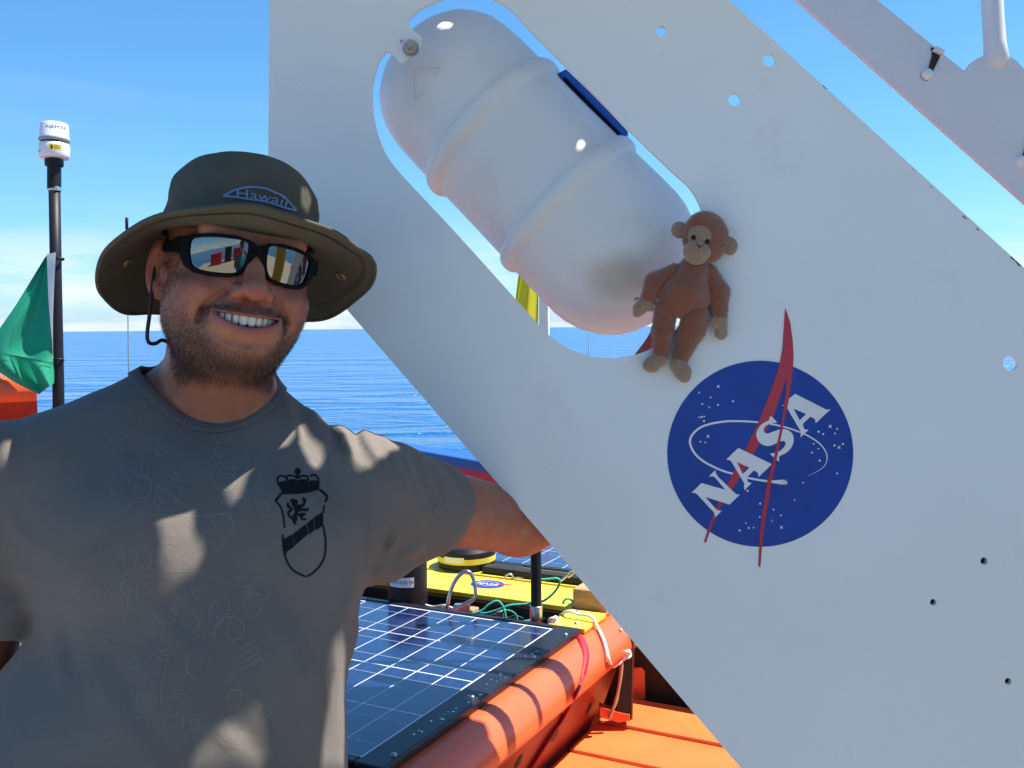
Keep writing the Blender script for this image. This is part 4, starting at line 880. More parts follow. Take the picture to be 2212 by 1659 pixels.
CREASES = [(125, 1240, 150, 1090, 12, .0022), (128, 1250, 225, 1140, 12, .0020), (60, 1190, 10, 1150, 10, .0012), (130, 1300, 165, 1480, 16, .0022),
           (806, 1225, 850, 1130, 12, .0040), (812, 1222, 900, 1165, 12, .0040), (815, 1228, 940, 1200, 10, .0035), (800, 1230, 770, 1120, 13, .0030), (790, 1260, 755, 1380, 14, .0040), (765, 1340, 735, 1560, 18, .0040),
           (690, 865, 745, 990, 14, .0050), (735, 890, 800, 1005, 13, .0055), (640, 860, 660, 960, 13, .0036), (805, 935, 880, 1060, 11, .0070), (845, 955, 925, 1110, 10, .0068), (885, 985, 955, 1130, 9, .0060), (925, 1010, 975, 1130, 8, .0046), (850, 1110, 960, 1075, 12, .0018), (840, 1170, 930, 1150, 11, .0016), (770, 905, 770, 1010, 12, .0040),
           (250, 850, 150, 960, 20, .0025), (60, 950, 40, 1050, 16, .0014), (20, 1080, 90, 1160, 16, .0013), (10, 1200, 95, 1235, 16, .0013), (5, 1290, 90, 1280, 14, .0012),
           (620, 1300, 700, 1480, 24, .0030), (480, 1500, 560, 1640, 26, .0030), (240, 1420, 330, 1600, 26, .0028), (560, 1240, 640, 1330, 22, .0022), (330, 1260, 450, 1400, 26, .0020)]
def shirt_outer(p, sleeves=True):
    d, x, y, z = torso_core(p)
    sh = cap(p, SLp + TXx * .03 - TZz * .012, SRp - TXx * .03 - TZz * .012, .068, .068)
    d = smin(d, sh, .07)
    tz = smin(cap(p, NB + TZz * .026 + TYy * .03, SLp + TXx * .07 + TZz * .026, .058, .045), cap(p, NB + TZz * .018 + TYy * .03, SRp - TXx * .06 + TZz * .022, .058, .045), .03)
    d = smin(d, tz, .06)
    # chest muscles and belly
    for sx in (-.085, .085):
        c = TO + TXx * sx - TYy * .075 - TZz * .055; d = smin(d, ell(p, c, (.085, .055, .07)), .05)
    if sleeves:
        s1 = smin(cap(p, SRp - TZz * .0, SRE, .074, .0565), cap(p, SRp - TZz * .06 + SRD * .02, SRp + SRD * .10 - TZz * .02, .055, .05), .03)
        s2 = cap(p, SLp - TZz * .0, SLE + SLD * .05, .074, .066)
        cutR = (p[0] - SRE[0]) * SRD[0] + (p[1] - SRE[1]) * SRD[1] + (p[2] - SRE[2]) * SRD[2]
        n2 = norm(SLD + TXx * -.25); cutL = (p[0] - SLE[0]) * n2[0] + (p[1] - SLE[1]) * n2[1] + (p[2] - SLE[2]) * n2[2]
        s1 = smax(s1, cutR, .006); s2 = smax(s2, cutL, .006)
        # cloth folds across the sleeves
        along = cutR * 95 + 6 * (p[2] - SRp[2]) * 9
        s1 = s1 + .0016 * np.sin(along + 2.2 * fbm(p[0] * 22, p[1] * 22, p[2] * 22, 21, 2)) * np.clip((cutR + .22) * 8, 0, 1)
        al2 = cutL * 80 + (p[0] - SLp[0]) * 30
        s2 = s2 + .0020 * np.sin(al2 + 2.5 * fbm(p[0] * 18, p[1] * 18, p[2] * 18, 22, 2))
        d = smin(d, s1, .028); d = smin(d, s2, .009)
    # drapery: broad soft folds, stronger low down and towards the armpits
    w = fbm(x * 9 + 2.5 * fbm(x * 5, y * 5, z * 4, 31, 2), y * 9, z * 4.5, 32, 3)
    d = d + .0038 * w * np.clip(.5 - z * 2.5, .25, 1.3)
    # creases drawn out of the armpits, across the shoulder and round the sleeves, where they lie in the cloth
    dz = (p[0] - EYE[0]) * FW[0] + (p[1] - EYE[1]) * FW[1] + (p[2] - EYE[2]) * FW[2]
    ix = 1106 + F * ((p[0] - EYE[0]) * RT[0] + (p[1] - EYE[1]) * RT[1] + (p[2] - EYE[2]) * RT[2]) / dz
    iy = 829.5 - F * ((p[0] - EYE[0]) * UP[0] + (p[1] - EYE[1]) * UP[1] + (p[2] - EYE[2]) * UP[2]) / dz
    front = (y < .03) | (x > .15)
    for x0, y0, x1, y1, w_, am in CREASES:
        ex, ey = x1 - x0, y1 - y0; tt = np.clip(((ix - x0) * ex + (iy - y0) * ey) / (ex * ex + ey * ey), 0, 1)
        sd_ = ((ix - x0 - ex * tt) * -ey + (iy - y0 - ey * tt) * ex) / math.hypot(ex, ey); ds_ = (ix - x0 - ex * tt) ** 2 + (iy - y0 - ey * tt) ** 2
        taper = np.sin(np.clip(tt, .04, .96) * math.pi) ** .6
        d = d + front * am * taper * (np.exp(-ds_ / w_ ** 2) - .75 * np.exp(-((sd_ - w_ * 1.5) ** 2 + np.maximum(ds_ - sd_ ** 2, 0)) / (w_ * 1.1) ** 2))
    return d
RC = P(452, 798, 1.160); RB = norm(TYy * .085 + TZz * .032); RN = np.cross(TXx, RB)
RAx, RAy = .079, .080
def neck_cyl(p):
    q = [p[i] - np.float32(RC[i]) for i in range(3)]
    a = (q[0] * TXx[0] + q[1] * TXx[1] + q[2] * TXx[2]) / RAx; b = (q[0] * RB[0] + q[1] * RB[1] + q[2] * RB[2]) / RAy
    return (np.sqrt(a * a + b * b) - 1) * .08
# ---- shirt
HS = .0048
lo = (-.92, .84, .80); hi = (-.03, 1.52, 1.70)
def f_shirt(p): return smax(shirt_outer(p), -neck_cyl(p), .004)
pg = grid(lo, hi, HS); Dg = f_shirt(pg); SV, SQ = nets(Dg, lo, HS); del pg, Dg
def cloth_knit(name, col):
    m = pm(name, col, .92, var=.12, vs=7, spec=.12, rv=.03, det=8); t = m.node_tree; N = t.nodes; Lk = t.links; b = N['Principled BSDF']
    b.inputs['Sheen Weight'].default_value = .12
    tc = N.new('ShaderNodeTexCoord')
    n1 = N.new('ShaderNodeTexNoise'); n1.inputs['Scale'].default_value = 38; n1.inputs['Detail'].default_value = 6; n1.inputs['Distortion'].default_value = .8; Lk.new(tc.outputs['Object'], n1.inputs[0])
    n2 = N.new('ShaderNodeTexNoise'); n2.inputs['Scale'].default_value = 1300; n2.inputs['Detail'].default_value = 2; Lk.new(tc.outputs['Object'], n2.inputs[0])
    b1 = N.new('ShaderNodeBump'); b1.inputs['Strength'].default_value = .35; b1.inputs['Distance'].default_value = .004; Lk.new(n1.outputs[0], b1.inputs['Height'])
    b2 = N.new('ShaderNodeBump'); b2.inputs['Strength'].default_value = .35; b2.inputs['Distance'].default_value = .0008; Lk.new(n2.outputs[0], b2.inputs['Height']); Lk.new(b1.outputs[0], b2.inputs['Normal'])
    Lk.new(b2.outputs[0], b.inputs['Normal']); return m
shm = cloth_knit('grey_knit', (.165, .143, .123)); colm = cloth_knit('grey_rib', (.125, .117, .110))

# ---- head, in centimetres: x to his left (picture right), -y out of the face, z up; the eyes sit at z = 0
NBh = w2h(NB); def_n = 0
def smile_z(x, lo_):                          # edges of the open mouth
    u = x / 3.6
    return (-6.12 + .18 * u * u) if not lo_ else (-7.22 + 1.29 * u * u)
def sstep_(a, b, v): t = np.clip((v - a) / (b - a), 0, 1); return t * t * (3 - 2 * t)
def f_head(p):
    x, y, z = p; ax = np.abs(x); ps = [ax, y, z]
    d = ell(p, (0, 1.2, 3.8), (7.6, 9.1, 8.0))
    d = smin(d, ell(p, (0, -1.6, -3.4), (7.25, 7.4, 8.6)), 2.5)
    d = smin(d, ell(p, (0, -3.3, -7.8), (6.0, 5.3, 3.5)), 2.2)
    d = smin(d, ell(p, (0, -6.9, -9.35), (3.2, 2.3, 2.0)), 1.8)
    d = smin(d, ell(ps, (5.15, -.4, -5.8), (2.3, 3.2, 3.2)), 2.0)
    d = smin(d, ell(ps, (4.9, -4.2, -4.6), (2.4, 2.4, 2.6)), 2.0)
    d = smin(d, ell(ps, (4.5, -5.9, -3.7), (2.5, 2.1, 1.9)), 1.4)
    d = smin(d, cap(p, (-4.4, -7.2, 2.5), (4.4, -7.2, 2.5), 1.5, 1.5), 1.4)
    d = smin(d, ell(p, (0, -7.6, -6.7), (3.9, 2.5, 2.7)), 1.5)
    d = smin(d, cap(p, (0, -8.3, 1.2), (0, -10.8, -3.15), .85, 1.20), .9)
    d = smin(d, ell(p, (0, -11.0, -3.35), (1.35, 1.25, 1.10)), .6)
    d = smin(d, ell(ps, (1.62, -9.65, -3.62), (.85, 1.25, .85)), .5)
    d = smax(d, -ell(ps, (.85, -10.8, -4.42), (.45, .75, .42)), .25)
    d = smin(d, ell(ps, (4.6, -5.2, -1.0), (2.2, 1.6, 1.0)), 1.2)
    # smile folds
    def seg2(x0, z0, x1, z1):
        ex, ez = x1 - x0, z1 - z0; tt = np.clip(((ax - x0) * ex + (z - z0) * ez) / (ex * ex + ez * ez), 0, 1)
        return np.sqrt((ax - x0 - ex * tt) ** 2 + (z - z0 - ez * tt) ** 2)
    fr0 = sstep_(-3.5, -5.5, y)
    fo = np.minimum(np.minimum(seg2(2.25, -3.5, 3.3, -4.3), seg2(3.3, -4.3, 4.35, -5.5)), seg2(4.35, -5.5, 4.75, -7.0))
    d = d + fr0 * .34 * np.exp(-(fo / .34) ** 2)
    d = d - fr0 * .42 * np.exp(-(((ax - 4.8) / 1.5) ** 2 + ((z + 3.75) / 1.0) ** 2))
    d = d - fr0 * .16 * np.exp(-((ax - 5.6) / .8) ** 2 - ((z + 6.2) / 1.2) ** 2)
    # lips
    fr = (y < -5.5) & (ax < 4.4)
    u = np.clip(ax / 3.9, 0, 1.2)
    zU, zL = smile_z(x, 0), smile_z(x, 1)
    d = d - fr * .22 * np.exp(-((z - zU - .16) / .24) ** 2) * np.clip(1.1 - u, 0, 1) ** .5
    d = d - fr * .30 * np.exp(-((z - zL + .45) / .46) ** 2) * np.clip(1.05 - u * u, 0, 1)
    d = d + fr * .30 * np.exp(-((z - zL + 1.75) / .5) ** 2) * np.clip(1 - u * u, 0, 1)
    d = d + (y < -6) * .12 * np.exp(-(x / .28) ** 2) * np.exp(-((z + 5.3) / .4) ** 2)
    mo = np.maximum(np.maximum(z - zU, zL - z) * .8, ax - 3.6); mo = np.maximum(mo, y + 5.5)
    d = smax(d, -mo, .22)
    # neck
    d = smin(d, cap(p, (0, 2.2, -8), tuple(NBh + np.array([0, 1.0, -2])), 6.1, 6.9), 1.6)
    d = smin(d, ell(p, (0, -2.2, -10.3), (4.8, 4.2, 2.6)), 2.2)
    # ears
    for s in (-1, 1):
        Re = np.array(rz3(s * math.radians(-28))) ; q = ell(p, (s * 8.15, 1.6, -1.4), (.75, 2.0, 3.3), Re)
        q = smax(q, -ell(p, (s * 8.75, 1.1, -1.2), (.62, 1.15, 1.9), Re), .35)
        q = smin(q, ell(p, (s * 7.85, .9, -3.9), (.65, .95, 1.1)), .5)
        q = smin(q, ell(p, (s * 7.7, -.1, -1.7), (.5, .5, .8)), .3)
        d = smin(d, q, .55)
    return d
def rz3(a): c, s = math.cos(a), math.sin(a); return [[c, -s, 0], [s, c, 0], [0, 0, 1]]
def f_skin(p):
    d = f_head(p)
    wp = [np.float32(HO[i]) + np.float32(.01) * (p[0] * np.float32(HM[i, 0]) + p[1] * np.float32(HM[i, 1]) + p[2] * np.float32(HM[i, 2])) for i in range(3)]
    bib = (shirt_outer(wp, False) + .008) * 100
    ny = neck_cyl(wp) * 100
    bib = np.maximum(bib, ny - 1.6); bib = np.maximum(bib, -(p[2] + 27))
    return smin(d, bib, 2.4)
hl = (-10.6, -13.4, -27.0); hh = (10.6, 12.0, 12.6); hs = .19
pg = grid(hl, hh, hs); D = f_skin(pg); KV, KQ = nets(D, hl, hs); del pg, D
hx, hy, hz = KV[:, 0], KV[:, 1], KV[:, 2]
def sstep(a, b, v): t = np.clip((v - a) / (b - a), 0, 1); return t * t * (3 - 2 * t)
def beard_density(x, y, z):
    ax = np.abs(x)
    ck = np.interp(ax, [0, 2.5, 4.2, 5.2, 6.2, 7.2, 8.0], [-9.2, -8.6, -6.6, -6.0, -4.2, -1.6, .5])      # upper edge on the cheek
    d = sstep(-.2, 2.4, ck - z) * (.40 + .60 * sstep(-5.5, -9.5, z))
    side = sstep(5.2, 7.0, ax) * sstep(3.0, -.5, z) * sstep(-1.0, .6, z - ck + 1.2) * .45
    d = np.maximum(d, side)
    mus = np.exp(-((z + 5.22 + .034 * ax * ax) / .58) ** 2) * sstep(5.3, 4.4, ax) * (y < -6.0) * (.6 + .4 * sstep(.2, 1.2, ax))
    d = np.maximum(d, .9 * mus)
    gt = np.exp(-((ax - 4.35) / .62) ** 2) * sstep(-5.4, -6.2, z) * sstep(-10.5, -8, z) * (y < -5)      # beside the mouth corners
    d = np.maximum(d, .7 * gt)
    chin = sstep(-9.2, -10.2, z) * (y < 3)
    d = np.maximum(d, .95 * chin * sstep(-4.5, -3.0, -np.abs(y + 4) * .0 - 3.5 + 0 * z))
    soul = np.exp(-(x / .9) ** 2) * sstep(-8.6, -9.2, z) * sstep(-10.8, -9.8, z) * .55; d = np.maximum(d, soul * (y < -7))
    lip = (y < -7.5) & (ax < 3.8) & (z < smile_z(x, 0) + .28) & (z > smile_z(x, 1) - 1.0)
    d = np.where(lip, 0, d)
    neck = sstep(-13.2, -11.6, z + .22 * (y + 6) * (y > -6)); d = d * neck * sstep(2.6, .8, y)
    return np.clip(d, 0, 1)
bd_ = beard_density(hx, hy, hz)
axh = np.abs(hx); zU, zL = smile_z(hx, 0), smile_z(hx, 1)
lipm = ((hy < -7.2) & (axh < 3.95)) * np.maximum(np.exp(-((hz - zU - .14) / .20) ** 4) * (hz > zU - .3), np.exp(-((hz - zL + .45) / .46) ** 4) * (hz < zL + .3)) * sstep(4.0, 3.4, axh)
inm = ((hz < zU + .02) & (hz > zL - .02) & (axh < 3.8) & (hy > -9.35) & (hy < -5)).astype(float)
red = .8 * np.exp(-(((axh - 4.6) / 2.2) ** 2 + ((hz + 3.0) / 1.8) ** 2)) * (hy < -4) + .9 * np.exp(-((hx / 1.8) ** 2 + ((hz + 3.9) / 1.2) ** 2)) * (hy < -9) + .55 * (axh > 7.4) * (np.abs(hz) < 5)
col = np.stack([bd_, lipm, np.clip(red, 0, 1), inm], 1).astype(np.float32)
headW = h2w(KV)
# arms and legs of the same body
def f_arm(p):
    fa_ = P(1330, 1015, 1.475); 
    d = smin(cap(p, SRp, ELB, .056, .046), cap(p, ELB, fa_, .047, .029), .015)
    d = smin(d, cap(p, ELB + (fa_ - ELB) * .15, ELB + (fa_ - ELB) * .45, .046, .042), .02)
    hd_ = norm(fa_ - ELB); hn = norm(np.cross(hd_, FW)); 
    d = smin(d, ell(p, fa_ + hd_ * .05, (.045, .022, .045)), .015)
    for k, (o_, L_) in enumerate(((-.032, .062), (-.011, .075), (.011, .070), (.031, .055))):
        b_ = fa_ + hd_ * .085 + hn * o_; e_ = b_ + hd_ * L_ * .6; g_ = e_ + hd_ * L_ * .4 - FW * .006
        d = smin(d, smin(cap(p, b_ - hd_ * .02, e_, .0095, .0085), cap(p, e_, g_, .0085, .0075), .003), .006)
    th = fa_ + hd_ * .03 - hn * .035; d = smin(d, cap(p, th, th + hd_ * .035 - hn * .03, .011, .009), .008)
    return d
AV, AQ = volume(f_arm, (-.30, 1.14, 1.30), (.40, 1.56, 1.68), .0042)
LEL = P(-70, 1480, 1.12)
def f_arm2(p):
    h_ = LEL + np.array([-.02, -.02, -.26]); d = smin(cap(p, SLp, LEL, .056, .046), cap(p, LEL, h_, .046, .029), .015)
    d = smin(d, ell(p, h_ - TZz * .05, (.024, .042, .05)), .015)
    for k, (o_, L_) in enumerate(((-.03, .06), (-.01, .075), (.01, .07), (.03, .055))):
        b_ = h_ - TZz * .08 + np.array([0, o_, 0]); d = smin(d, smin(cap(p, b_, b_ - TZz * L_ * .55, .0095, .0085), cap(p, b_ - TZz * L_ * .55, b_ - TZz * L_ + TXx * .012, .0085, .0075), .003), .006)
    th = h_ - TZz * .03 + np.array([.01, -.035, 0]); d = smin(d, cap(p, th, th + np.array([.01, -.03, -.035]), .011, .009), .008)
    return d
BV, BQ = volume(f_arm2, (-.86, .92, .72), (-.44, 1.28, 1.60), .0055)
HIP = TO + TXx * -.02; HIP = np.array([HIP[0], HIP[1], 0])
def leg_pts(s): return [HIP + TXx * .10 * s + TZz * .88, HIP + TXx * .11 * s - TYy * .02 + TZz * .48, HIP + TXx * .115 * s + TYy * .01 + TZz * .09]
def f_legs(p):
    d = None
    for s in (-1, 1):
        a, k_, f_ = leg_pts(s); q = smin(cap(p, a, k_, .088, .058), cap(p, k_, f_, .058, .036), .03); q = smin(q, cap(p, k_ - TZz * .12 + TYy * .02, k_ - TZz * .2 + TYy * .02, .055, .048), .03)
        q = smin(q, cap(p, f_ - TZz * .04, f_ - TZz * .045 - TYy * .13, .036, .028), .02); d = q if d is None else np.minimum(d, q)
    return d
LV, LQ = volume(f_legs, (HIP[0] - .3, HIP[1] - .32, 0.0), (HIP[0] + .3, HIP[1] + .25, .95), .009)
mbV = [headW]; mbQ = [KQ]; n0 = len(headW)
for V_, Q_ in ((AV, AQ), (BV, BQ), (LV, LQ)): mbV.append(V_); mbQ.append(Q_ + n0); n0 += len(V_)
skin = bpy.data.materials.new('skin'); skin.use_nodes = True; t = skin.node_tree; N = t.nodes; Lk = t.links; b = N['Principled BSDF']
at_ = N.new('ShaderNodeVertexColor'); at_.layer_name = 'zones'; sc4 = N.new('ShaderNodeSeparateColor'); Lk.new(at_.outputs[0], sc4.inputs[0])
tcs = N.new('ShaderNodeTexCoord'); n1 = N.new('ShaderNodeTexNoise'); n1.inputs['Scale'].default_value = 55; n1.inputs['Detail'].default_value = 8; n1.inputs['Roughness'].default_value = .7; Lk.new(tcs.outputs['Object'], n1.inputs[0])
def mixc(fac, a, bcol, t_='MIX'):
    m = N.new('ShaderNodeMixRGB'); m.blend_type = t_
    if hasattr(fac, 'links'): Lk.new(fac, m.inputs[0])
    else: m.inputs[0].default_value = fac
    for i, v in ((1, a), (2, bcol)):
        if hasattr(v, 'links'): Lk.new(v, m.inputs[i])
        else: m.inputs[i].default_value = (*v, 1)
    return m.outputs[0]
mr = N.new('ShaderNodeMapRange'); mr.inputs[1].default_value = .40; mr.inputs[2].default_value = .60; Lk.new(n1.outputs[0], mr.inputs[0])
c0 = mixc(mr.outputs[0], (.335, .125, .068), (.40, .165, .094))
nbl = N.new('ShaderNodeTexNoise'); nbl.inputs['Scale'].default_value = 22; nbl.inputs['Detail'].default_value = 4; Lk.new(tcs.outputs['Object'], nbl.inputs[0])
mbl = N.new('ShaderNodeMapRange'); mbl.inputs[1].default_value = .42; mbl.inputs[2].default_value = .7; mbl.inputs[4].default_value = .55; Lk.new(nbl.outputs[0], mbl.inputs[0])
c0 = mixc(mbl.outputs[0], c0, (.36, .112, .064))
c0 = mixc(sc4.outputs[2], c0, (.355, .098, .062))
c0 = mixc(sc4.outputs[1], c0, (.33, .100, .080))
st_ = N.new('ShaderNodeMath'); st_.operation = 'MULTIPLY'; st_.inputs[1].default_value = .66; Lk.new(sc4.outputs[0], st_.inputs[0])
c0 = mixc(st_.outputs[0], c0, (.075, .042, .030))
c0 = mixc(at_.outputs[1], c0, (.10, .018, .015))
Lk.new(c0, b.inputs['Base Color']); b.inputs['Roughness'].default_value = .48; b.inputs['Specular IOR Level'].default_value = .4
b.inputs['Subsurface Weight'].default_value = .12; b.inputs['Subsurface Radius'].default_value = (1, .35, .2); b.inputs['Subsurface Scale'].default_value = .006
n2 = N.new('ShaderNodeTexNoise'); n2.inputs['Scale'].default_value = 900; n2.inputs['Detail'].default_value = 3; Lk.new(tcs.outputs['Object'], n2.inputs[0])
bp = N.new('ShaderNodeBump'); bp.inputs['Strength'].default_value = .4; bp.inputs['Distance'].default_value = .0008; Lk.new(n2.outputs[0], bp.inputs['Height']); Lk.new(bp.outputs[0], b.inputs['Normal'])
man = obj('person', (np.concatenate(mbV), np.concatenate(mbQ)), skin)
tag(man, 'smiling bearded man in a grey t-shirt, olive hat and mirrored sunglasses, arm behind the panel', 'person')
ca = man.data.color_attributes.new('zones', 'FLOAT_COLOR', 'POINT'); full = np.zeros((len(man.data.vertices), 4), np.float32); full[:len(col)] = col; ca.data.foreach_set('color', full.ravel())

shirt = obj('shirt', (SV, SQ), shm, man)
SBVH = BVHTree.FromPolygons([tuple(v) for v in SV.tolist()], SQ.tolist())
def project(bvh, loops, lift, maxlen=4.0):
    tri = geometry.tessellate_polygon([[Vector((q[0], q[1], 0)) for q in l] for l in loops])
    bm = bmesh.new(); vs = [bm.verts.new((q[0], q[1], 0)) for l in loops for q in l]
    for t_ in tri:
        try: bm.faces.new([vs[i] for i in t_])
        except ValueError: pass
    for _ in range(4):
        e = [e for e in bm.edges if e.calc_length() > maxlen]
        if not e: break
        bmesh.ops.subdivide_edges(bm, edges=e, cuts=1, use_grid_fill=False); bmesh.ops.triangulate(bm, faces=bm.faces)
    bm.verts.index_update(); V = []; ok = []
    for v in bm.verts:
        q = cast(bvh, v.co.x, v.co.y, lift); ok.append(q is not None); V.append(q if q is not None else np.zeros(3))
    Fq = [tuple(v.index for v in f.verts) for f in bm.faces if all(ok[v.index] for v in f.verts)]; bm.free()
    return np.array(V), Fq
# collar band
def on_axis(ang, k):                          # where the neckline cylinder (times k) leaves the shirt
    base = RC + TXx * RAx * k * math.cos(ang) + RB * RAy * k * math.sin(ang); s = np.linspace(.14, -.14, 281, dtype=np.float32)
    pts = base[:, None] + RN[:, None] * s
    v = shirt_outer([pts[i].astype(np.float32) for i in range(3)]); i = int(np.argmax(v < 0)) if (v < 0).any() else int(np.argmin(v))
    return pts[:, i]
ring = []
for a in np.linspace(0, 2 * math.pi, 96, endpoint=False): ring.append([on_axis(a, k_) for k_ in (.985, 1.03, 1.09, 1.15)])
ring = np.array(ring); ring = (np.roll(ring, 1, 0) + ring * 2 + np.roll(ring, -1, 0)) / 4
upn = RN if RN[2] > 0 else -RN
CV = (ring + upn * .0022).reshape(-1, 3); m_ = 4
CF = [(i * m_ + j, ((i + 1) % 96) * m_ + j, ((i + 1) % 96) * m_ + j + 1, i * m_ + j + 1) for i in range(96) for j in range(m_ - 1)]
co = obj('collar', (CV, CF), colm, shirt); sm = co.modifiers.new('t', 'SOLIDIFY'); sm.thickness = .0045; sm.offset = 0; fix(co)
# crest printed on the chest
CR = lambda x, y: (567.0 + x * .16272, 993.7 + y * .16272)
mb = MB()
def cs_(pts, w, n=6): mb.add(project(SBVH, [stroke(spline([CR(*q) for q in pts], n), w * .16272)], .0003))
def cp_(pts): mb.add(project(SBVH, [[CR(*q) for q in pts]], .0003))
cs_([(250, 445), (205, 505), (170, 540)], 34); cs_([(170, 540), (230, 605), (262, 680), (280, 770), (292, 900)], 22)
cs_([(266, 990), (272, 1080), (282, 1200), (310, 1300), (355, 1400), (430, 1480), (570, 1550)], 24); cs_([(585, 1550), (680, 1490), (770, 1390), (825, 1270), (838, 1100), (825, 980), (805, 870)], 24)
cs_([(760, 395), (820, 445), (855, 490), (832, 560)], 32); cs_([(820, 600), (808, 700)], 22)
cp_([(286, 1050), (390, 990), (402, 1005), (420, 1150), (325, 1215), (310, 1265), (286, 1200)]); cp_([(405, 985), (575, 850), (612, 975), (425, 1140)]); cp_([(585, 845), (672, 775), (692, 925), (625, 985)]); cp_([(682, 765), (802, 690), (806, 870), (700, 935)])
cp_([(245, 290), (325, 275), (330, 300), (350, 258), (450, 255), (470, 280), (490, 256), (590, 258), (615, 290), (640, 270), (755, 275), (757, 395), (700, 410), (590, 440), (470, 450), (340, 455), (258, 456), (245, 400), (222, 350), (212, 300)])
for q in ([(215, 340), (198, 260), (225, 215), (270, 215), (310, 225)], [(325, 280), (330, 220), (380, 205), (440, 225), (455, 250)], [(490, 240), (520, 212), (570, 212), (605, 235), (600, 290)], [(630, 215), (690, 200), (735, 235), (745, 280)]): cs_(q, 24)
cp_([(440, 250), (448, 205), (420, 160), (435, 118), (465, 105), (495, 120), (512, 158), (485, 205), (490, 250)])
# rampant beast
cp_([(360, 530), (400, 512), (450, 525), (472, 552), (465, 590), (520, 590), (545, 560), (522, 520), (540, 496), (580, 515), (578, 560), (555, 610), (520, 640), (575, 650), (590, 632), (620, 650), (605, 680), (520, 680), (470, 690), (480, 712), (540, 700), (580, 712), (560, 740), (530, 750), (545, 780), (585, 765), (580, 805), (520, 800), (495, 770), (480, 735), (455, 745), (465, 790), (440, 820), (455, 855), (420, 862), (405, 830), (385, 790), (395, 740), (430, 690), (415, 640), (385, 580)])
cs_([(350, 730), (345, 690), (380, 670), (375, 640), (345, 620), (338, 570)], 34); cs_([(345, 735), (385, 770)], 30)
tag(obj('crest_print', mb.out(), M['print_black'], shirt, smooth=False), kind='stuff')
# pale swirls of the worn print
swm = pm('faded_print', (.232, .214, .194), .92, var=.1, vs=60, spec=.1)
mb = MB(); C3 = lambda x, y: (x * .5443, 756 + y * .5443)
def swirl(cx, cy, r, a0, turns, w=1.2, g=1.0):
    n_ = int(26 * turns); pts = [C3(cx + r * (1 - .8 * i / n_) * math.cos(a0 + g * 6.28 * turns * i / n_), cy + r * (1 - .8 * i / n_) * math.sin(a0 + g * 6.28 * turns * i / n_)) for i in range(n_ + 1)]
    mb.add(project(SBVH, [stroke(pts, w)], .00012))
rs = np.random.default_rng(3)
for _ in range(95):
    cx, cy = rs.uniform(430, 1060), rs.uniform(330, 1560); swirl(cx, cy, rs.uniform(22, 75), rs.uniform(0, 6), rs.uniform(.6, 1.3), rs.uniform(.9, 1.9), rs.choice([-1, 1]))
for pts in ([(520, 480), (600, 520), (700, 590), (760, 640)], [(420, 720), (560, 660), (760, 660), (900, 650)], [(560, 900), (760, 880), (960, 940), (1040, 900)], [(640, 1140), (700, 1000), (830, 940), (980, 900), (1080, 920)], [(660, 1500), (640, 1340), (700, 1180), (860, 1120)]):
    mb.add(project(SBVH, [stroke([C3(*q) for q in spline(pts, 8)], 1.4)], .00012))
for i in range(4): mb.add(project(SBVH, [stroke([C3(930 + i * 8, 1200 + i * 24), C3(1010 + i * 10, 1150 + i * 24)], 2)], .00012))
tag(obj('faded_print', mb.out(), swm, shirt, smooth=False), kind='stuff')
# seams
mb = MB()
for pts in ([(2, 940), (30, 990), (62, 1060), (92, 1140), (108, 1225)], [(842, 925), (850, 1000), (845, 1080), (828, 1160), (812, 1225)]):
    w_ = [cast(SBVH, *q, -.0006) for q in spline(pts, 8)]; w_ = [q for q in w_ if q is not None]
    if len(w_) > 3: mb.add(tube(w_, .0011, 6))
obj('sleeve_seam', mb.out(), shm, shirt)

# shorts and shoes (below the picture)
def f_shorts(p):
    q = ell(p, HIP + TZz * .90, (.19, .15, .13), None)
    for s in (-1, 1): a, k_, f_ = leg_pts(s); q = smin(q, cap(p, a, k_ + TZz * .02, .11, .085), .05)
    return np.maximum(q, HIP[2] + .50 - p[2])
obj('shorts', volume(f_shorts, (HIP[0] - .32, HIP[1] - .28, .46), (HIP[0] + .32, HIP[1] + .28, 1.06), .01), pm('navy_cloth', (.02, .025, .05), .9), man)
for s in (-1, 1):
    f_ = leg_pts(s)[2]
    obj('shoe', volume(lambda p: np.maximum(smin(cap(p, f_ - TZz * .03, f_ - TZz * .05 - TYy * .17, .052, .044), cap(p, f_ + TZz * .01, f_ - TZz * .04, .048, .05), .02), .003 - p[2]), (f_[0] - .16, f_[1] - .28, -.01), (f_[0] + .16, f_[1] + .1, .17), .008), M['rubber'], man)

# teeth
def f_teeth(p):
    d = None
    for cx, w, zb in ((.44, .43, -7.16), (1.20, .335, -7.06), (1.88, .36, -7.03), (2.48, .31, -6.80), (2.98, .28, -6.62)):
        for s in (-1, 1):
            y0 = -9.25 + .17 * cx * cx; c = (s * cx, y0, (zb - 5.2) / 2); r = (w, .38, (-5.2 - zb) / 2)
            a = math.atan(.34 * cx) * s; ca_, sa_ = math.cos(a), math.sin(a); X = (p[0] - c[0]) * ca_ + (p[1] - c[1]) * sa_; Y = -(p[0] - c[0]) * sa_ + (p[1] - c[1]) * ca_
            q = ((np.abs(X / r[0]) ** 3.2 + np.abs(Y / r[1]) ** 2.4 + np.abs((p[2] - c[2]) / r[2]) ** 5) ** .25 - 1) * .35
            d = q if d is None else np.minimum(d, q)
    return d
tm = pm('tooth_enamel', (.88, .80, .63), .16, var=.03, coat=.6)
TEETH = obj('teeth', volume(f_teeth, (-3.6, -10.2, -7.6), (3.6, -6.6, -4.9), .055, h2w), tm, man)
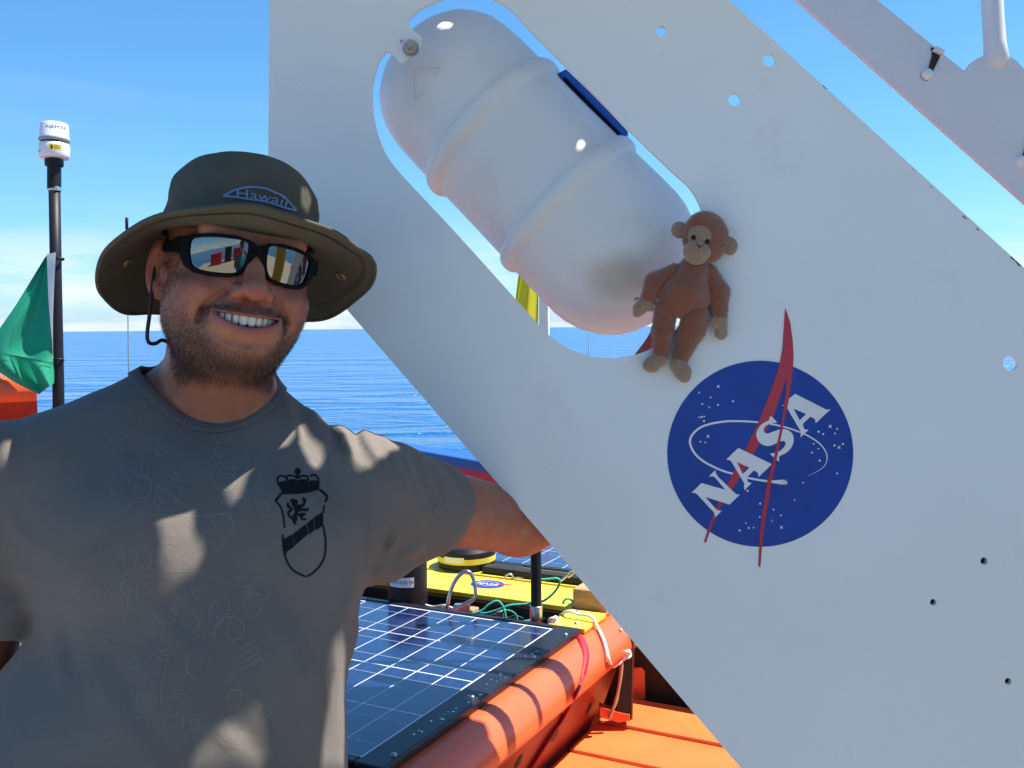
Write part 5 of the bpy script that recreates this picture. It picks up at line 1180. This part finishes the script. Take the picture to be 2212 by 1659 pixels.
# beard and short side hair as fine strands
tri_c = (KV[KQ[:, 0]] + KV[KQ[:, 2]]) / 2; e1_ = KV[KQ[:, 2]] - KV[KQ[:, 0]]; e2_ = KV[KQ[:, 3]] - KV[KQ[:, 1]]; nn = np.cross(e1_, e2_); ar = np.linalg.norm(nn, axis=1) / 2; nn /= (2 * ar[:, None] + 1e-9)
hair_top = (tri_c[:, 2] > .2) & (tri_c[:, 2] < 6) & (np.abs(tri_c[:, 0]) > 5.6) & (tri_c[:, 1] > -3.2) & ~((np.abs(tri_c[:, 0]) > 8.0) & (tri_c[:, 1] > 0) & (tri_c[:, 2] < 2.2))
back = (tri_c[:, 1] > 3.5) & (tri_c[:, 2] > -6)
mouth_ = 1 + 1.3 * (np.abs(tri_c[:, 0]) < 5.0) * (tri_c[:, 2] > -6.6) * (tri_c[:, 1] < -5)
wgt = ar * (mouth_ * beard_density(tri_c[:, 0], tri_c[:, 1], tri_c[:, 2]) ** 1.15 + .9 * (hair_top | back) * (np.abs(tri_c[:, 0]) < 8.2))
NS = 34000; pick = rng.choice(len(wgt), NS, p=wgt / wgt.sum())
q_ = tri_c[pick] + (rng.uniform(-.5, .5, (NS, 1)) * e1_[pick] + rng.uniform(-.5, .5, (NS, 1)) * e2_[pick]) * .8; n_ = nn[pick]
dl = np.array([0, 0, -1.0]) + .5 * n_ + rng.normal(0, .33, (NS, 3)); dl[:, 0] += .25 * np.sign(q_[:, 0]) * (np.abs(q_[:, 0]) > 3)
dl -= (dl * n_).sum(1)[:, None] * n_ * .45; dl /= np.linalg.norm(dl, axis=1)[:, None]; dl += n_ * .30
ln = rng.uniform(.28, .62, (NS, 1)) * (.75 + .45 * sstep(-8, -12, q_[:, 2])[:, None]); sd = np.cross(dl, n_ + rng.normal(0, .5, (NS, 3))); sd /= np.linalg.norm(sd, axis=1)[:, None] + 1e-9
wv_ = rng.uniform(.010, .017, (NS, 1)); curl = rng.normal(0, .10, (NS, 3))
v0, v1 = q_ - n_ * .03 + sd * wv_, q_ - n_ * .03 - sd * wv_; mid = q_ + dl * ln * .55 + curl * .3 * ln; v2, v3 = mid + sd * wv_ * .8, mid - sd * wv_ * .8; v4 = q_ + (dl + curl * 1.6 - n_ * .22) * ln
HVt = np.stack([v0, v1, v2, v3, v4], 1).reshape(-1, 3); k5 = np.arange(NS)[:, None] * 5
HQ = np.concatenate([k5 + np.array([[0, 1, 3]]), k5 + np.array([[0, 3, 2]]), k5 + np.array([[2, 3, 4]])]).astype(np.int32)
hairm = bpy.data.materials.new('beard_hair'); hairm.use_nodes = True; t = hairm.node_tree; b = t.nodes['Principled BSDF']; b.inputs['Roughness'].default_value = .5
gi = t.nodes.new('ShaderNodeVertexColor'); gi.layer_name = 'strand'; t.links.new(gi.outputs[0], b.inputs['Base Color'])
TEETH['kind'] = 'stuff'
beard = obj('beard', (h2w(HVt), HQ), hairm, man, smooth=False); beard['kind'] = 'stuff'
hc = np.array([[.035, .020, .013], [.060, .033, .019], [.12, .062, .030], [.014, .010, .008]])[rng.choice(4, NS, p=[.42, .24, .07, .27])]
front_ = sstep(-6.0, -8.5, q_[:, 1]) * sstep(-8.0, -9.5, q_[:, 2]) * sstep(-13.2, -12.0, q_[:, 2]); cheek_ = sstep(-9.5, -6.5, q_[:, 2]) * (np.abs(q_[:, 0]) > 5)
hc = hc * (1 + (1.3 * front_ + .7 * cheek_)[:, None] * rng.uniform(.2, 1.6, (NS, 1))); hc = np.repeat(hc, 5, 0); ca = beard.data.color_attributes.new('strand', 'FLOAT_COLOR', 'POINT'); ca.data.foreach_set('color', np.concatenate([hc, np.ones((len(hc), 1))], 1).astype(np.float32).ravel())

# ---- sunglasses
PAN = .19                                     # the lenses lean in at the bottom
def ly(x): return -10.05 + .072 * x * x
def lens_outline(s):                          # in (x, z)
    pts = [(1.05, 1.0), (1.35, 1.62), (2.6, 1.72), (4.6, 1.66), (6.0, 1.42), (6.45, 1.05), (6.4, -.2), (6.1, -1.25), (5.5, -1.72), (4.2, -1.92), (2.6, -1.86), (1.75, -1.55), (1.2, -.6)]
    return spline([(s * x, z) for x, z in pts], 6, True)
def poly_sdf(x, z, poly):
    d = np.full(x.shape, 1e9, np.float32); ins = np.zeros(x.shape, bool); n_ = len(poly)
    for i in range(n_):
        a, b_ = poly[i], poly[(i + 1) % n_]; ex, ez = b_[0] - a[0], b_[1] - a[1]; wx_, wz_ = x - a[0], z - a[1]
        tt = np.clip((wx_ * ex + wz_ * ez) / (ex * ex + ez * ez + 1e-9), 0, 1); d = np.minimum(d, (wx_ - ex * tt) ** 2 + (wz_ - ez * tt) ** 2)
        cnd = ((a[1] > z) != (b_[1] > z)) & (x < ex * (z - a[1]) / (ez + 1e-12) + a[0]); ins ^= cnd
    return np.where(ins, -1, 1) * np.sqrt(d)
fo_ = [(0, 1.35), (1.0, 1.85), (2.6, 2.12), (4.8, 2.05), (6.5, 1.75), (7.35, 1.35), (7.55, .5), (7.2, -.5), (6.7, -1.55), (5.8, -2.15), (4.2, -2.36), (2.5, -2.28), (1.4, -1.9), (.75, -.9), (.35, .1), (0, .35)]
fo_full = [(x, z) for x, z in fo_] + [(-x, z) for x, z in fo_[::-1][1:-1]]
def f_frame(p):
    x, y, z = p; g2 = np.meshgrid(np.unique(x), np.unique(z), indexing='ij')
    o2 = poly_sdf(g2[0], g2[1], fo_full); l2 = np.minimum(poly_sdf(g2[0], g2[1], lens_outline(1).tolist()), poly_sdf(g2[0], g2[1], lens_outline(-1).tolist()))
    d2 = np.maximum(o2, -l2)[:, None, :]
    th = np.abs(y - ly(x) - .022 * z * z + PAN * z) - (.22 + .12 * np.clip((np.abs(x) - 5.5) / 1.5, 0, 1))
    d = smax(np.broadcast_to(d2, x.shape), th, .12)
    ax = np.abs(x)
    tm_ = np.maximum(np.abs(ax - (7.35 + .10 * (y + 5.6) * (y < 4))) - .16 - .10 * np.clip(-y - 3.5, 0, 2), np.abs(z - .62 - .04 * (y + 5.6)) - np.clip(.85 - .055 * (y + 6), .35, .95))
    tm_ = np.maximum(tm_, np.maximum(-6.6 - y, y - 3.2)); return smin(d, tm_, .25)
g_lo = (-9.0, -10.9, -2.8); g_hi = (9.0, 3.4, 2.6)
fr_ = obj('sunglasses', volume(f_frame, g_lo, g_hi, .085, h2w), pm('black_frame', (.006, .006, .006), .5, spec=.06), man)
mir = bpy.data.materials.new('mirrored_lens'); mir.use_nodes = True; b = mir.node_tree.nodes['Principled BSDF']; b.inputs['Base Color'].default_value = (.23, .22, .20, 1); b.inputs['Metallic'].default_value = 1; b.inputs['Roughness'].default_value = .015
for s in (-1, 1):
    ol = lens_outline(s); c = ol.mean(0); V = []; nr = 8
    for r_ in range(nr + 1):
        for q in ol: a = c + (q - c) * 1.03 * r_ / nr; V.append((a[0], ly(a[0]) + .034 * a[1] ** 2 - PAN * a[1] - .03, a[1]))
    m_ = len(ol); Fq = [(r_ * m_ + i, r_ * m_ + (i + 1) % m_, (r_ + 1) * m_ + (i + 1) % m_, (r_ + 1) * m_ + i) for r_ in range(nr) for i in range(m_)]
    obj('lens', (h2w(np.array(V)), Fq), mir, fr_)

# ---- hat
hroll = math.radians(7.5); hatM = pose(fwd, hroll, 0); hatO = P(521, 521, 1.117)
def t2w(V): return hatO + (np.asarray(V) * .01) @ hatM.T
olive = pm('olive_canvas', (.100, .093, .067), .9, var=.10, vs=18, bump=.35, bs=1100, spec=.15)
dang = [-180, -150, -125, -95, -70, -45, -20, 0, 20, 45, 70, 95, 125, 150, 180]
dval = [-8.2, -9.2, -9.4, -7.2, -4.3, -1.0, 1.2, 1.7, 1.4, .7, -.3, -2.8, -6.6, -7.8, -8.2]
dlen = [7.0, 7.0, 6.9, 6.3, 6.2, 6.2, 6.3, 6.2, 6.2, 6.4, 7.0, 7.6, 7.4, 7.2, 7.0]
na = 120; nr = 14; phis = np.linspace(-180, 180, na, endpoint=False)
def perint(v):
    f = np.interp(np.linspace(-180, 180, 720, endpoint=False), dang, v); k_ = np.hanning(61); k_ /= k_.sum(); f = np.convolve(np.concatenate([f[-60:], f, f[:60]]), k_, 'same')[60:-60]
    return np.interp(phis, np.linspace(-180, 180, 720, endpoint=False), f)
dv_, dl_ = perint(dval), perint(dlen); JX, JY = 8.45, 10.0
def brim_pt(i, t_):
    a = math.radians(phis[i] - 12); u = np.array([math.sin(a), -math.cos(a)]); j = np.array([JX * u[0], 1.0 + JY * u[1]])
    q = j + u * dl_[i] * t_; return (q[0], q[1], .05 + dv_[i] * (t_ ** 1.35) + (.22 * math.sin(phis[i] * .075 + .5) + .14 * math.sin(phis[i] * .17 + 1.1)) * t_ ** 2)
BVt = np.array([brim_pt(i, r_ / nr) for r_ in range(nr + 1) for i in range(na)])
BF = [(r_ * na + i, r_ * na + (i + 1) % na, (r_ + 1) * na + (i + 1) % na, (r_ + 1) * na + i) for r_ in range(nr) for i in range(na)]
crp = [(0, 1.0), (1.2, 1.005), (3, .985), (5, .955), (6.6, .89), (7.8, .79), (8.7, .665), (9.3, .50), (9.65, .32), (9.8, .14), (9.82, .002)]
CVt = []
for zz, k_ in spline(crp, 3):
    for i in range(na):
        a = math.radians(phis[i] - 12); wob = 1 + .014 * math.sin(3 * a + zz) + .010 * math.sin(7 * a + 1.3 * zz) + .006 * math.sin(13 * a - 2.1 * zz); sq = (abs(math.sin(a)) ** 2.2 + abs(math.cos(a)) ** 2.2) ** (-1 / 2.2)
        CVt.append((JX * k_ * wob * math.sin(a) * sq, 1.0 - JY * k_ * wob * math.cos(a) * sq, zz + .05 + .12 * math.sin(2 * a + 1) * min(1, zz / 5)))
CVt = np.array(CVt); nc = len(CVt) // na
CFt = [(r_ * na + i, r_ * na + (i + 1) % na, (r_ + 1) * na + (i + 1) % na, (r_ + 1) * na + i) for r_ in range(nc - 1) for i in range(na)]
hat = obj('hat', (t2w(CVt), CFt), olive, man); s_ = hat.modifiers.new('t', 'SOLIDIFY'); s_.thickness = .002; s_.offset = 0
brim = obj('brim', (t2w(BVt), BF), olive, hat); s_ = brim.modifiers.new('t', 'SOLIDIFY'); s_.thickness = .0035; s_.offset = 0; s_2 = brim.modifiers.new('s', 'SUBSURF'); s_2.levels = 1; s_2.render_levels = 1
edge = t2w([brim_pt(i, 1.0) for i in range(na)]); obj('edge_binding', tube(edge, .0026, 8, closed=True), olive, hat)
def brim_line(t_, off): return tube(t2w(np.array([brim_pt(i, t_) for i in range(na)]) + np.array([0, 0, off])), .0007, 5, closed=True)
mb = MB()
for t_ in (.80, .84): mb.add(brim_line(t_, -.20)); mb.add(brim_line(t_, .20))
mb.add(tube(t2w(np.array([(CVt[i + na * 2] - [0, 1, 0]) * [1.012, 1.012, 1] + [0, 1, 0] for i in range(na)])), .0008, 5, closed=True))
tag(obj('stitching', mb.out(), pm('dark_thread', (.03, .028, .02), .9), hat), kind='stuff')
brass = pm('aged_brass', (.34, .25, .11), .5, metal=1)
for ph_ in (-98, 106):
    i = int((ph_ + 180) / 360 * na); c = t2w([brim_pt(i, .60)])[0]; n_ = norm(np.cross(t2w([brim_pt(i, .66)])[0] - c, t2w([brim_pt(i + 2, .60)])[0] - c))
    if n_[2] > 0: n_ = -n_
    obj('eyelet', lathe([(.0035, .0012), (.005, .0028), (.0066, .0022), (.0068, .0)], c + n_ * .0012, n_, 20), brass, hat)
HBVH = BVHTree.FromPolygons([tuple(v) for v in np.concatenate([t2w(CVt)]).tolist()], CFt)
HW = lambda x, y: (459.0 + x * .09277, 378.0 + y * .09277)
emb = pm('blue_grey_thread', (.17, .24, .40), .7)
mb = MB()
for pts in ([(270, 505), (380, 450), (560, 370), (800, 315), (1050, 300), (1250, 330), (1450, 420), (1650, 525), (1800, 680), (1930, 840)], [(270, 505), (500, 535), (760, 570), (1020, 605), (1260, 650), (1500, 715), (1700, 775), (1930, 840)]):
    mb.add(project(HBVH, [stroke(spline([HW(*q) for q in pts], 6), 4.0)], .0026))
bx = [(690, 465), (935, 478), (1210, 520), (1450, 590), (1600, 620), (1690, 655)]
def hw_text(x, y):                            # x runs -0.5..0.5 along the word, y up
    u = (x + .5) * 1150 + 560; base = np.interp(u, [560, 900, 1250, 1500, 1720], [455, 478, 528, 592, 655]); slope = np.interp(u, [560, 1000, 1700], [.05, .14, .33])
    r = cast(HBVH, *HW(u + slope * y * 210, base - y * 210), .0030); return r if r is not None else P(560, 430, 1.0)
cu_V, cu_F = letters3('Hawaii', 1.0, lambda x, y: (x, y, 0)); wdt = cu_V[:, 0].max() - cu_V[:, 0].min(); hgt = cu_V[:, 1].max() - cu_V[:, 1].min()
mb.add((np.array([hw_text(v[0] / wdt, (v[1] - cu_V[:, 1].min()) / hgt - .5) for v in cu_V]), cu_F))
obj('emblem', mb.out(), emb, hat, smooth=False)
cordp = [(346, 530, 1.11), (336, 575, 1.085), (328, 630, 1.075), (323, 680, 1.07), (318, 722, 1.07), (322, 740, 1.075), (336, 742, 1.09), (356, 736, 1.12), (400, 770, 1.10)]
obj('chin_cord', tube(spline([P(*q) for q in cordp], 8), .0022, 8), M['rubber'], hat)

# ================================================================== beyond the picture: what shades and what is mirrored
# unseen plate added for shade; its holes are shaped to place the sun spots
ZPL = 2.338
def up_sun(q): return q + SUN * (ZPL - q[2]) / SUN[2]
spots = [[(875, 450), (920, 420), (1010, 390), (1040, 375), (1020, 440), (985, 500), (960, 580), (935, 575), (905, 530)],
         [(1045, 350), (1080, 310), (1120, 265), (1145, 260), (1175, 330), (1150, 370), (1100, 385)],
         [(1195, 320), (1215, 300), (1240, 350), (1285, 390), (1290, 430), (1265, 470), (1240, 450), (1200, 370)],
         [(1260, 262), (1300, 250), (1370, 258), (1470, 285), (1530, 335), (1580, 385), (1500, 425), (1440, 460), (1415, 440), (1390, 370), (1330, 300)],
         [(620, 640), (660, 590), (735, 560), (760, 580), (770, 700), (770, 740), (810, 790), (790, 850), (715, 890), (680, 880), (660, 800), (665, 740)],
         [(720, 1655), (760, 1620), (860, 1540), (900, 1500), (1000, 1470), (1020, 1560), (1045, 1655)],
         [(1325, 1190), (1358, 1190), (1364, 1400), (1362, 1655), (1285, 1655), (1312, 1420)],
         [(10, 395), (30, 365), (90, 370), (60, 420), (10, 470)]]
hol = []
for sp_ in spots:
    q = [cast(SBVH, *C3(*p), 0) for p in sp_]; q = [up_sun(v) for v in q if v is not None]
    if len(q) > 2: hol.append([(v[0], v[1]) for v in q])
for bv, sp_ in ((HBVH, [(650, 415), (664, 420), (671, 450), (662, 472), (652, 455)]), (BARB, circ(966, 53, 17, 14, 7)), (BARB, circ(1258, 314, 9, 12))):
    q = [cast(bv, *p, 0) for p in sp_]; q = [up_sun(v) for v in q if v is not None]
    if len(q) > 2: hol.append([(v[0], v[1]) for v in q])
hol = [[(c_[0] + (x - c_[0]) * 1.14, c_[1] + (y - c_[1]) * 1.14) for x, y in h_] for h_ in hol for c_ in [np.mean(h_, 0)]]
tp = thing('sun_spot_plate', 'unseen white plate added above the tower panel, its cut-outs placing the sun spots', 'plate', P(1000, -300, 1.3))
PLO = [(-.42, .86), (.44, .86), (.72, 1.28), (.72, 1.43), (.62, 1.60), (-.30, 1.60), (-.42, 1.3)]
def f_plate(p):
    X, Y = p[0][:, :, 0], p[1][:, :, 0]; d = poly_sdf(X, Y, PLO)
    for h_ in hol: d = np.maximum(d, -poly_sdf(X, Y, h_))
    return np.maximum(np.broadcast_to(d[:, :, None], p[0].shape), np.abs(p[2] - ZPL - .005) - .005)
obj('plate_sheet', volume(f_plate, (-.45, .83, ZPL - .008), (.75, 1.63, ZPL + .018), .004), M['white'], tp, smooth=False)

# things behind the camera, seen in the mirrored lenses and bouncing light
wl = thing('deckhouse', 'white ship deckhouse standing behind the photographer', 'deckhouse', (4.6, -6, 0))
obj('wall', box((5.2, -6.2, 1.9), (3.2, 4.6, 3.8)), M['white'], wl, smooth=False)
obj('door', box((4.2, -3.86, 1.0), (.8, .06, 1.9)), M['bluecap'], wl, smooth=False, bevel=.01)
cn = thing('deck_crane', 'yellow deck crane column to the right of the tower', 'crane', (2.4, .6, 0))
ycr = pm('yellow_machine_paint', (.55, .33, .03), .5, var=.15, vs=4)
obj('column', cyl((2.4, .6, 0), (2.4, .6, 3.0), .42, 28), ycr, cn, auto=40)
obj('boom', box((2.4, -.9, 3.2), (.3, 3.4, .35)), ycr, cn, smooth=False, bevel=.02)
for i, (x, y, w_, h_, m_) in enumerate(((-3.4, -6.8, 1.8, 1.2, M['red']), (-1.3, -7.2, 1.2, 1.6, M['rubber']), (.5, -7.4, 1.6, 1.3, M['red']))):
    c_ = thing('deck_locker', ['long red deck locker by the far rail', 'tall black deck locker between two red ones', 'red deck locker next to the deckhouse'][i], 'locker', (x, y, 0))
    obj('body', box((x, y, h_ / 2), (w_, .8, h_)), m_, c_, smooth=False, bevel=.02); obj('lid', box((x, y, h_ + .03), (w_ + .05, .86, .05)), m_, c_, smooth=False, bevel=.01)
ph = np.array([.02, -.42, 0.0])
def f_ph(p):
    q = [p[i] - ph[i] for i in range(3)]
    d = ell(q, (0, .02, 1.70), (.078, .098, .115)); d = smin(d, cap(q, (0, 0, 1.42), (0, .01, 1.6), .06, .055), .03)
    for s in (-1, 1):
        d = smin(d, smin(cap(q, (s * .19, 0, 1.42), (s * .22, .10, 1.30), .045, .042), cap(q, (s * .22, .10, 1.30), (s * .06, .22, 1.60), .04, .028), .03), .02)
        d = smin(d, smin(cap(q, (s * .09, 0, .85), (s * .1, -.02, .48), .085, .058), cap(q, (s * .1, -.02, .48), (s * .11, .02, .09), .055, .036), .03), .02)
        d = smin(d, cap(q, (s * .11, .02, .05), (s * .11, -.12 + .26, .035), .036, .03), .02)
    return smin(d, ell(q, (0, 0, 1.2), (.17, .10, .28)), .05)
php = obj('person', volume(f_ph, (-.40, -.70, -.01), (.44, -.12, 1.86), .014), skin)
tag(php, 'photographer in a teal shirt standing on the deck behind the camera', 'person')
def f_ps(p):
    q = [p[i] - ph[i] for i in range(3)]; d = smin(ell(q, (0, 0, 1.18), (.19, .125, .34)), cap(q, (-.17, 0, 1.42), (.17, 0, 1.42), .065, .065), .06)
    for s in (-1, 1): d = smin(d, cap(q, (s * .19, 0, 1.41), (s * .215, .08, 1.33), .062, .058), .03)
    return np.maximum(d, .88 - q[2])
obj('shirt', volume(f_ps, (-.36, -.66, .85), (.40, -.2, 1.52), .012), pm('teal_cloth', (.02, .22, .26), .9), php)
obj('shorts', volume(lambda p: np.maximum(smin(ell([p[i] - ph[i] for i in range(3)], (0, 0, .92), (.18, .13, .12)), np.minimum(*[cap([p[i] - ph[i] for i in range(3)], (s * .09, 0, .88), (s * .1, -.01, .5), .105, .085) for s in (-1, 1)]), .04), .5 - p[2]), (-.3, -.66, .46), (.34, -.2, 1.04), .012), pm('dark_cloth', (.03, .03, .04), .9), php)
obj('hat', volume(lambda p: np.minimum(smax(ell([p[i] - ph[i] for i in range(3)], (0, 0, 1.75), (.09, .11, .11)), 1.74 - p[2], .01), ell([p[i] - ph[i] for i in range(3)], (0, .02, 1.745), (.15, .17, .012))), (-.2, -.66, 1.70), (.24, -.2, 1.9), .008), M['rubber'], php)
